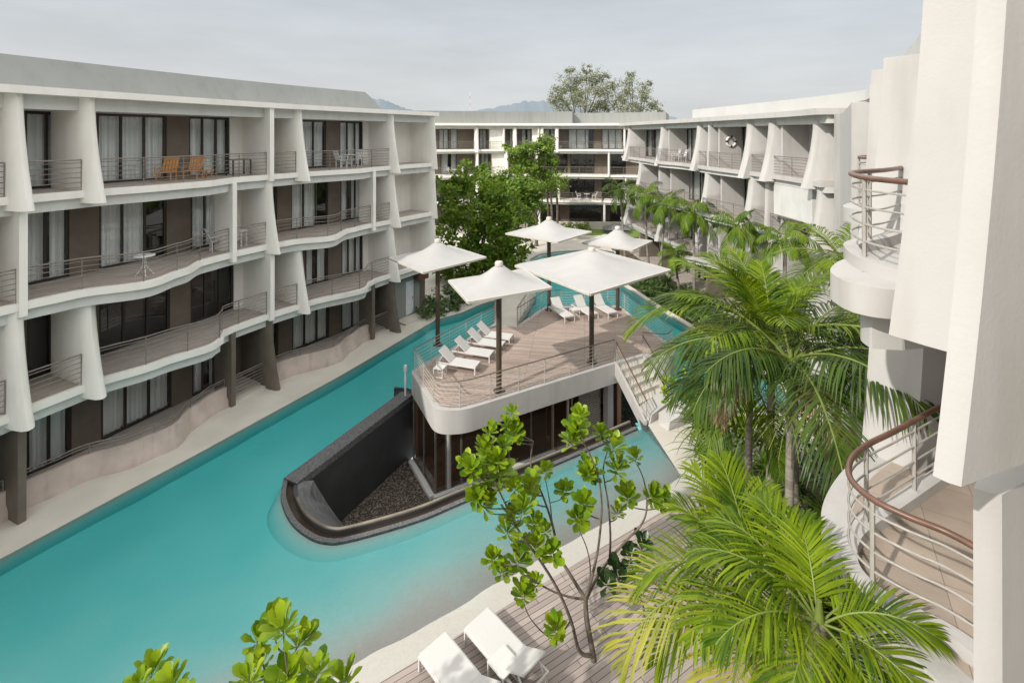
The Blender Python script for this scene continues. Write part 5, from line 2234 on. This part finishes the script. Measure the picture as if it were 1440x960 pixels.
def scatter_tree(name, label, base, blobs, mleaf, seed, leaf=.3, dens=60, trunk=.18, cat='tree', group=None, narrow=.5, limb=True, rosettes=False):
    """trunk with limbs to each clump and a crown of many leaf faces."""
    rnd = random.Random(seed)
    base = Vector(base)
    t = thing(name, label, cat, tuple(base), group)
    if limb:
        m_ = MB()
        cz = sum(b[2] - b[3] * .6 for b in blobs) / len(blobs)
        top = Vector((sum(b[0] for b in blobs) / len(blobs), sum(b[1] for b in blobs) / len(blobs), base.z + (cz - base.z) * .75))
        pl = catmull([base, base * .5 + top * .5 + Vector((rnd.uniform(-.2, .2), 0, 0)), top], 6)
        m_.tube(pl, [trunk * (1.2 if i == 0 else 1 - .45 * i / len(pl)) for i in range(len(pl))], 9)
        for b in blobs:
            q = Vector(b[:3])
            k = rnd.randint(4, len(pl) - 1)
            a = pl[k]
            mid = a * .5 + q * .5 + Vector((rnd.uniform(-.3, .3), rnd.uniform(-.3, .3), -.2))
            m_.tube(catmull([a, mid, q], 4), [trunk * .4 * (1 - .85 * i / 8) for i in range(9)], 6)
        m_.build('trunk', M['bark'], t, smooth=60)
    m_ = MB()
    for (x, y, z, r) in blobs:
        if rosettes:
            k = int(dens * r * r)
            for i in range(k):
                v = Vector((rnd.gauss(0, 1), rnd.gauss(0, 1), rnd.gauss(0, 1))).normalized()
                q = Vector((x, y, z)) + v * r * rnd.uniform(.6, 1.08)
                rosette(m_, q, v + Vector((0, 0, .8)), leaf * rnd.uniform(.8, 1.2), 9, rnd)
            continue
        n = int(dens * r * r * 4)
        sub = [Vector((rnd.gauss(0, 1), rnd.gauss(0, 1), rnd.gauss(0, .8))).normalized() * r * rnd.uniform(.35, .95) for _ in range(max(5, int(9 * r)))]
        for i in range(n):
            s_ = rnd.choice(sub)
            v = Vector((rnd.gauss(0, 1), rnd.gauss(0, 1), rnd.gauss(0, .8))) * r * .2
            q = Vector((x, y, z)) + s_ + v
            nn = (v.normalized() * .6 + s_.normalized() * .5 + Vector((rnd.gauss(0, .5), rnd.gauss(0, .5), .5 + rnd.gauss(0, .4)))).normalized()
            a = nn.cross(Vector((rnd.gauss(0, 1), rnd.gauss(0, 1), rnd.gauss(0, 1)))).normalized()
            b = nn.cross(a)
            l_ = leaf * rnd.uniform(.6, 1.25)
            w = l_ * narrow
            m_.quad(q - a * l_ * .5, q + b * w * .5 - nn * .1 * l_, q + a * l_ * .5 - nn * .2 * l_, q - b * w * .5 - nn * .1 * l_)
    m_.build('crown', M[mleaf], t, fix=False)
    return t


def blobs_px(l, Y, dY=0.0, seed=1):
    rnd = random.Random(seed)
    out = []
    for (px, py, rp) in l:
        y = Y + rnd.uniform(-dY, dY)
        c = PY(px, py, y)
        out.append((c[0], c[1], c[2], rp * y / FOC))
    return out


b = blobs_px([(650, 290, 34), (690, 300, 34), (640, 330, 36), (690, 345, 36), (665, 375, 34), (720, 318, 28), (632, 270, 24), (700, 372, 26), (725, 350, 22), (655, 250, 20), (640, 372, 28), (690, 268, 22), (712, 290, 22)], 38.5, 1.2, 3)
scatter_tree('broadleaf_tree', 'bushy tree with paddle leaves beside the end of the shaded apartment block', (-3.0, 39.5, 0), b, 'tree_dark', 101, leaf=.50, dens=30, rosettes=True)
b = blobs_px([(690, 262, 26), (715, 255, 28), (740, 268, 26), (705, 285, 28), (735, 295, 26), (680, 245, 18), (722, 282, 24), (755, 285, 18)], 46, 1.5, 4)
scatter_tree('broadleaf_tree', 'dense dark green tree with fine leaves in the middle of the tree group', (-.5, 46.5, 0), b, 'tree_dark', 102, leaf=.36, dens=85)
b = blobs_px([(735, 212, 20), (760, 205, 20), (775, 222, 14), (748, 235, 24), (725, 228, 16), (765, 248, 18), (740, 258, 20), (770, 208, 12), (718, 208, 11)], 51, 1.5, 5)
scatter_tree('broadleaf_tree', 'taller lighter green tree standing before the far apartment block', (2.6, 51.5, 0), b, 'tree_mid', 103, leaf=.38, dens=75, trunk=.2)
for i, (px, Y) in enumerate(((712, 52), (770, 56), (775, 57.5), (783, 59))):
    x = (px - CX) * Y / FOC
    t = thing('tree_trunk', ('slim bare trunk under the tree group by the far block', 'slim leaning trunk before the far block, beside the umbrella top', 'slim upright trunk before the far block', 'slim trunk at the low garden wall')[i], 'tree', (x, Y, 0), 'trunks in the shade of the tree group')
    m_ = MB()
    m_.tube([(x, Y, 0), (x + .1, Y, 2.5), (x - .1, Y, 6)], [.2, .15, .1], 8)
    m_.build('trunk', M['bark'], t, smooth=60)
    m_ = MB()
    rnd = random.Random(i)
    for k in range(260):
        q = Vector((x, Y, 6.1)) + Vector((rnd.gauss(0, .8), rnd.gauss(0, .8), rnd.gauss(0, .6)))
        a = Vector((rnd.gauss(0, 1), rnd.gauss(0, 1), rnd.gauss(0, 1))).normalized() * .2
        b_ = Vector((rnd.gauss(0, 1), rnd.gauss(0, 1), rnd.gauss(0, 1))).normalized() * .12
        m_.quad(q - a, q + b_, q + a, q - b_)
    m_.build('crown', M['tree_dark'], t, fix=False)
# pale feathery trees far behind the roofs
b = blobs_px([(800, 118, 20), (830, 110, 20), (845, 130, 20), (785, 132, 14), (815, 138, 22), (850, 108, 10), (778, 142, 10), (825, 98, 9), (800, 100, 9), (855, 148, 16), (790, 150, 16), (835, 152, 18)], 96, 3, 6)
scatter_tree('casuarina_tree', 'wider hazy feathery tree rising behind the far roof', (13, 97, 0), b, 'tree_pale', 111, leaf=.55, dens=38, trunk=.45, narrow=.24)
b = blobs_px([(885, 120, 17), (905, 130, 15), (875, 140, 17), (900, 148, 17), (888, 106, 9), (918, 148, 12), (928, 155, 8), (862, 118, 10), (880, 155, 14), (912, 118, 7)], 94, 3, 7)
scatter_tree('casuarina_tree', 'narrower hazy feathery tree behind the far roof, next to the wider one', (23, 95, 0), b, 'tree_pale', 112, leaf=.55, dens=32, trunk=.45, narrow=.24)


def shrub(label, pts, seed, mleaf='shrub', leaf=.25, dens=60, name='shrub', narrow=.45, cat='shrub', group=None):
    return scatter_tree(name, label, (pts[0][0], pts[0][1], 0), pts, mleaf, seed, leaf=leaf, dens=dens, cat=cat, limb=False, narrow=narrow, group=group)


def ptsz(l, z=.35, r=.6):
    out = []
    for q in l:
        c = P(q[0], q[1], 0)
        out.append((c[0], c[1], q[3] if len(q) > 3 else z, q[2] if len(q) > 2 else r))
    return out


shrub('low hedge of dark leaves along the end of the shaded block', ptsz([(600, 444), (612, 441), (624, 438), (636, 434), (648, 428), (658, 422), (630, 424), (645, 418), (612, 430), (660, 412), (675, 408)], .45, .9), 201, leaf=.32, dens=55)
shrub('rounded ground cover under the bushy tree by the pool bank', ptsz([(672, 400), (684, 402), (690, 412), (676, 415), (664, 408), (650, 402)], .6, 1.2), 202, leaf=.34, dens=30, mleaf='tree_dark')
shrub('clipped light green hedge before the low garden wall', ptsz([(790, 329), (800, 328), (810, 327), (820, 326), (826, 326)], .55, 1.0), 203, mleaf='tree_mid', leaf=.3, dens=40)


def strap_plant(label, c, seed, n=60, L=1.0, mleaf='strap', w=.07, group=None, lift=0.0):
    rnd = random.Random(seed)
    t = thing('strap_leaf_plant', label, 'plant', c, group)
    m_ = MB()
    for k in range(n):
        az = rnd.uniform(0, 2 * pi)
        el = radians(rnd.uniform(5, 85))
        h = Vector((cos(az), sin(az), 0))
        p = Vector(c) + Vector((0, 0, lift + rnd.uniform(0, .25)))
        sd = Vector((-sin(az), cos(az), 0))
        l_ = L * rnd.uniform(.7, 1.15)
        row = []
        for i in range(6):
            u = i / 5
            ww = w * (1 - u) ** .6 * .5 + .003
            row.append((p - sd * ww, p + sd * ww))
            e_ = el - 1.5 * u
            p = p + (h * cos(e_) + Vector((0, 0, sin(e_)))) * l_ / 5
        j = m_.pts([q for r in row for q in r])
        for i in range(5):
            m_.f.append((j + 2 * i, j + 2 * i + 1, j + 2 * i + 3, j + 2 * i + 2))
    m_.build('foliage', M[mleaf], t, fix=False)
    if lift > .4:
        m_ = MB()
        m_.tube([tuple(c), (c[0], c[1], c[2] + lift + .1)], [.07, .05], 8)
        m_.build('stem', M['palmbark'], t, smooth=60)
    return t


for i, (px, py, L_, lab) in enumerate(((940, 415, 1.5, 'big spiky dark plant on the channel bank under the slender palms'), (915, 402, 1.1, 'spiky plant on the channel bank closer to the parasols'), (968, 428, 1.0, 'low spiky plant on the channel bank near the palm trunks'), (898, 392, 1.2, 'spiky plant at the foot of the farthest slender palm'))):
    c = P(px, py, 0)
    strap_plant(lab, (c[0] + .3, c[1] + 1.2, 0), 300 + i, 90, L_, 'shrub', .09, lift=.3)

# low ground cover over the planted bank, one uncountable mass
m_ = MB()
rnd = random.Random(909)
bank = poolFar[12:20]
for k in range(9000):
    i = rnd.randrange(len(bank) - 1)
    u = rnd.random()
    x = bank[i][0] + (bank[i + 1][0] - bank[i][0]) * u + .55 + 2.3 * rnd.random() ** 1.2
    y = bank[i][1] + (bank[i + 1][1] - bank[i][1]) * u
    hh = .15 + .45 * max(0, noise.noise(Vector((x * .6, y * .6, 3))) + .35)
    q = Vector((x, y, hh * rnd.random() + .05))
    a = Vector((rnd.gauss(0, 1), rnd.gauss(0, 1), rnd.gauss(.3, .5))).normalized()
    c_ = a.cross(Vector((rnd.gauss(0, 1), rnd.gauss(0, 1), 1))).normalized()
    l_ = rnd.uniform(.10, .22)
    m_.quad(q - a * l_, q + c_ * l_ * .35, q + a * l_, q - c_ * l_ * .35)
gc_ = m_.build('ground_cover', M['shrub'], fix=False)
gc_['kind'] = 'stuff'
gc_['label'] = 'low dark green ground cover on the planted bank under the slender palms'
# undergrowth beneath the near palms
ug = [((960, 585), 1.3, 'glossy shrub beside the stair plinth, closest to the deck'), ((990, 600), 1.5, 'tall glossy shrub between stair plinth and palm trunks'),
      ((1010, 650), 1.3, 'glossy shrub at the beach edge under the palms'), ((1040, 640), 1.6, 'glossy shrub around the pool-side palm trunk'), ((1085, 660), 1.6, 'glossy shrub between the two closest palm trunks'),
      ((1090, 860), 2.0, 'dark glossy shrub beneath the closest bright palm'), ((1160, 900), 2.2, 'dark glossy shrub beneath the swept handrail'), ((1130, 660), 1.5, 'glossy shrub at the wall of the near wing'), ((1150, 720), 1.2, 'glossy shrub under the round balcony')]
for i, ((px, py), hgt, lab) in enumerate(ug):
    c = Vector(P(px, py, 0))
    rnd = random.Random(400 + i)
    bl2 = [(c.x + rnd.uniform(-.5, .5), c.y + rnd.uniform(-.5, .5), hgt * rnd.uniform(.35, 1.0), rnd.uniform(.5, .75)) for _ in range(5)]
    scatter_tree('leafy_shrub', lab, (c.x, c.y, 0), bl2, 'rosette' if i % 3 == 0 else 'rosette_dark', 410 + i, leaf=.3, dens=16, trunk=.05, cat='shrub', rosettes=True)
for i, (px, py, L_, lab) in enumerate(((1040, 850, 1.2, 'strap-leaf plant on the soil edge beside the timber deck'), (1100, 900, 1.2, 'strap-leaf plant under the closest bright palm'), (1160, 930, 1.2, 'strap-leaf plant below the swept handrail'), (1215, 900, 1.1, 'strap-leaf plant against the foot of the near wing'), (1060, 770, 1.3, 'strap-leaf plant between deck corner and palms'), (1000, 690, 1.5, 'hanging strap-leaf plant over the beach corner'), (1030, 720, 1.4, 'strap-leaf plant at the deck edge below the cluster'), (1075, 710, 1.3, 'strap-leaf plant between the palm trunks'), (1120, 740, 1.3, 'strap-leaf plant in front of the near wing wall'), (1170, 800, 1.2, 'strap-leaf plant below the round balcony'), (985, 640, 1.3, 'strap-leaf plant by the stair foot'))):
    c = P(px, py, 0)
    strap_plant(lab, (c[0], c[1], 0), 320 + i, 90, L_, 'palm_mid' if i % 2 else 'palm_dark', .06, lift=.9)
# yellow flower stalk under the crown of the middle palm
t = thing('flower_stalk', 'branching yellow flower stalk hanging among the palm trunks', 'flower stalk', PY(1105, 600, 9.4))
rnd = random.Random(77)
m_ = MB()
st0 = Vector(PY(1110, 585, 9.45))
for k in range(26):
    a = rnd.uniform(0, 2 * pi)
    e = st0 + Vector((cos(a) * rnd.uniform(.3, .8), sin(a) * .4, -rnd.uniform(.1, .75)))
    m_.tube(catmull([st0, st0 * .5 + e * .5 + Vector((0, 0, .12)), e], 4), .007, 4)
m_.build('stalk', M['yellow'], t)

# dark ground in the planting next to the timber deck
g = MB()
g.prism([(6.3, 16.1), (7.0, 16.5), (9.1, 17.5), (9.1, 3.5), (4.6, 3.5), (4.9, 8.0), (5.5, 11.5), (6.0, 14.0)], .0, .07)
struct(g.build('planting_soil', M['soil']))

# ------------------------------------------------------------------ beyond the pool: lawn, low wall, hills
g = MB()
g.sheet([(2.0, 55.5), (15.5, 55.5), (15.5, 60.8), (1.5, 60.8)], .064)
lw_ = g.build('lawn', M['grass'])
lw_['kind'] = 'structure'
w = MB()
w.prism([(4.5, 60.45), (15.5, 60.2), (15.5, 60.45), (4.5, 60.7)], 0, .95)
tag(w.build('garden_wall', M['terrace']), 'low pale garden wall at the back of the lawn', 'wall')
w = MB()
w.prism([(-5, 54.6), (12.5, 54.9), (12.5, 55.4), (-5, 55.1)], 0, .3)
tag(w.build('terrace_step', M['terrace']), 'long pale step between the pool terrace and the lawn', 'step')
w = MB()
q = [P(830, 323, 1.0), P(858, 313, 1.6), P(866, 322, 1.2), P(848, 330, .6)]
cx_, cy_ = 12.6, 58.6
w.prism([(cx_ - 1.3, cy_ - .9), (cx_ + 1.3, cy_ - .9), (cx_ + 1.3, cy_ + .9), (cx_ - 1.3, cy_ + .9)], .02, .5)
w.loft([[(cx_ - 1.5, cy_ - 1.1, .5), (cx_ + 1.5, cy_ - 1.1, .5), (cx_ + 1.5, cy_ + 1.1, .5), (cx_ - 1.5, cy_ + 1.1, .5)], [(cx_ - .1, cy_ - .1, 1.05), (cx_ + .5, cy_ - .1, 1.05), (cx_ + .5, cy_ + .1, 1.05), (cx_ - .1, cy_ + .1, 1.05)]])
tag(w.build('garden_pavilion_roof', M['slate']), 'small grey slate roof on the lawn near the sunlit block', 'roof')
# curved screen wall behind the bridge
w = MB()
Y0 = 40.0
pr = [PY(a, b, Y0) for a, b in ((690, 405), (690, 356), (697, 350), (706, 352), (714, 359), (720, 369), (723, 382), (723, 405))]
w.loft([[(p[0], p[1], max(p[2], 0)) for p in pr], [(p[0] + .1, p[1] + .2, max(p[2], 0)) for p in pr]])
tag(w.build('curved_screen', M['shadedpanel'], smooth=30), 'white curved screen wall, shade put into its grey colour, rising behind the bridge', 'screen')

g = MB()
rnd = random.Random(3)
ridge = [(380, 168), (430, 150), (480, 140), (520, 139), (540, 140), (556, 148), (580, 156), (610, 158), (660, 158), (690, 153), (715, 148), (735, 143), (760, 142), (775, 143), (800, 150), (840, 156), (900, 160), (960, 166)]
rows = []
for (px, py) in ridge:
    t = PY(px, py, 1500)
    rows.append([(t[0], 1350, -1), (t[0], 1420, t[2] * .55), (t[0], 1500, t[2])])
sub = []
for a, b in zip(rows, rows[1:]):
    for k in range(6):
        u = k / 6
        sub.append([tuple(a[i][j] * (1 - u) + b[i][j] * u + (rnd.uniform(-3, 3) if j == 2 and i == 2 else 0) for j in range(3)) for i in range(3)])
ids = [g.pts(r) for r in sub]
for a, b in zip(ids, ids[1:]):
    for i in range(2):
        g.f.append((a + i, b + i, b + i + 1, a + i + 1))
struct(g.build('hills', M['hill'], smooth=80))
# radio mast on the horizon
t = thing('radio_mast', 'thin red and white radio mast on the horizon above the far roof', 'mast', PY(661, 190, 400))
for k in range(6):
    m_ = MB()
    z0 = 11.8 + (190 - 160 + 5 * k) * 400 / FOC
    m_.lathe((*PY(661, 190, 400)[:2], z0), [(.2, 0), (.17, 5 * 400 / FOC - .01)], 6)
    m_.build('section', M['mastred'] if k % 2 == 0 else M['metalwhite'], t)
m_ = MB()
m_.lathe((*PY(661, 190, 400)[:2], 0), [(.3, 0), (.2, 11.8 + 30 * 400 / FOC)], 6)
m_.build('base', M['parapet'], t)

# ------------------------------------------------------------------ camera, sky and sun
cam = bpy.data.cameras.new('camera')
cam.sensor_width = 36
cam.sensor_fit = 'HORIZONTAL'
cam.lens = FOC / 1440 * 36
cam.shift_y = -(480 - HY) / 1440
cam.clip_end = 8000
cam.clip_start = .05
co = bpy.data.objects.new('camera', cam)
COL.objects.link(co)
co.location = (0, 0, CAMZ)
co.rotation_euler = (pi / 2, 0, 0)
SC.camera = co

SUNV = Vector((-4.75, -3.95, 4.4)).normalized()
elev = math.asin(SUNV.z)
azim = atan2(SUNV.x, SUNV.y)
sun = bpy.data.lights.new('sun', 'SUN')
sun.energy = 3.9
sun.angle = radians(.9)
sun.color = (1.0, .945, .86)
so = bpy.data.objects.new('sun', sun)
COL.objects.link(so)
so.rotation_euler = SUNV.to_track_quat('Z', 'Y').to_euler()

wd = bpy.data.worlds.new('World')
SC.world = wd
wd.use_nodes = True
nt = wd.node_tree
nt.nodes.clear()
out = node(nt, 'ShaderNodeOutputWorld')
bg = node(nt, 'ShaderNodeBackground')
bg.inputs['Strength'].default_value = .1
sky = node(nt, 'ShaderNodeTexSky')
sky.sky_type = 'NISHITA'
sky.sun_disc = False
sky.sun_elevation = elev
sky.sun_rotation = azim
sky.dust_density = 3.5
sky.air_density = 1.2
tc = node(nt, 'ShaderNodeTexCoord')
sep = node(nt, 'ShaderNodeSeparateXYZ')
nt.links.new(tc.outputs['Generated'], sep.inputs[0])
# thin overcast: brighter overhead; unseen part raised further as added fill light
mr = node(nt, 'ShaderNodeMapRange')
mr.inputs['From Min'].default_value = 0.0
mr.inputs['From Max'].default_value = .9
nt.links.new(sep.outputs['Z'], mr.inputs['Value'])
rp = node(nt, 'ShaderNodeValToRGB')
e = rp.color_ramp.elements
e[0].position = 0
e[0].color = (.80, .82, .835, 1)
e[1].position = 1
e[1].color = (1.85, 1.82, 1.74, 1)
k = e.new(.12)
k.color = (.775, .80, .82, 1)
k = e.new(.3)
k.color = (.69, .735, .775, 1)
k = e.new(.38)
k.color = (1.8, 1.82, 1.81, 1)
k = e.new(.5)
k.color = (2.15, 2.14, 2.09, 1)
nt.links.new(mr.outputs[0], rp.inputs[0])
mp = node(nt, 'ShaderNodeMapping')
mp.inputs['Scale'].default_value = (1.0, 1.0, 5.0)
mp.inputs['Rotation'].default_value = (0.06, .10, .3)
nt.links.new(tc.outputs['Generated'], mp.inputs[0])
nz = node(nt, 'ShaderNodeTexNoise')
nz.inputs['Scale'].default_value = 2.3
nz.inputs['Detail'].default_value = 7
nz.inputs['Roughness'].default_value = .55
nt.links.new(mp.outputs[0], nz.inputs[0])
mc = node(nt, 'ShaderNodeMapRange')
mc.inputs['From Min'].default_value = .3
mc.inputs['From Max'].default_value = .7
mc.inputs['To Min'].default_value = .88
mc.inputs['To Max'].default_value = 1.07
nt.links.new(nz.outputs[0], mc.inputs['Value'])
mu = node(nt, 'ShaderNodeMixRGB', blend_type='MULTIPLY')
mu.inputs[0].default_value = 1
nt.links.new(rp.outputs[0], mu.inputs[1])
nt.links.new(mc.outputs[0], mu.inputs[2])
sc_ = node(nt, 'ShaderNodeMixRGB', blend_type='MULTIPLY')
sc_.inputs[0].default_value = 1
sc_.inputs[2].default_value = (9.6, 9.6, 9.6, 1)
nt.links.new(mu.outputs[0], sc_.inputs[1])
mx = node(nt, 'ShaderNodeMixRGB')
mx.inputs[0].default_value = .86
nt.links.new(sky.outputs[0], mx.inputs[1])
nt.links.new(sc_.outputs[0], mx.inputs[2])
nt.links.new(mx.outputs[0], bg.inputs[0])
nt.links.new(bg.outputs[0], out.inputs[0])

SC.view_settings.view_transform = 'Standard'
SC.view_settings.look = 'None'
SC.view_settings.exposure = 0
SC.view_settings.gamma = 1
SC.render.engine = 'CYCLES'
SC.cycles.use_denoising = True
SC.cycles.max_bounces = 8
SC.cycles.diffuse_bounces = 4
SC.cycles.glossy_bounces = 4
SC.cycles.transparent_max_bounces = 16
SC.cycles.caustics_reflective = False
SC.cycles.caustics_refractive = False
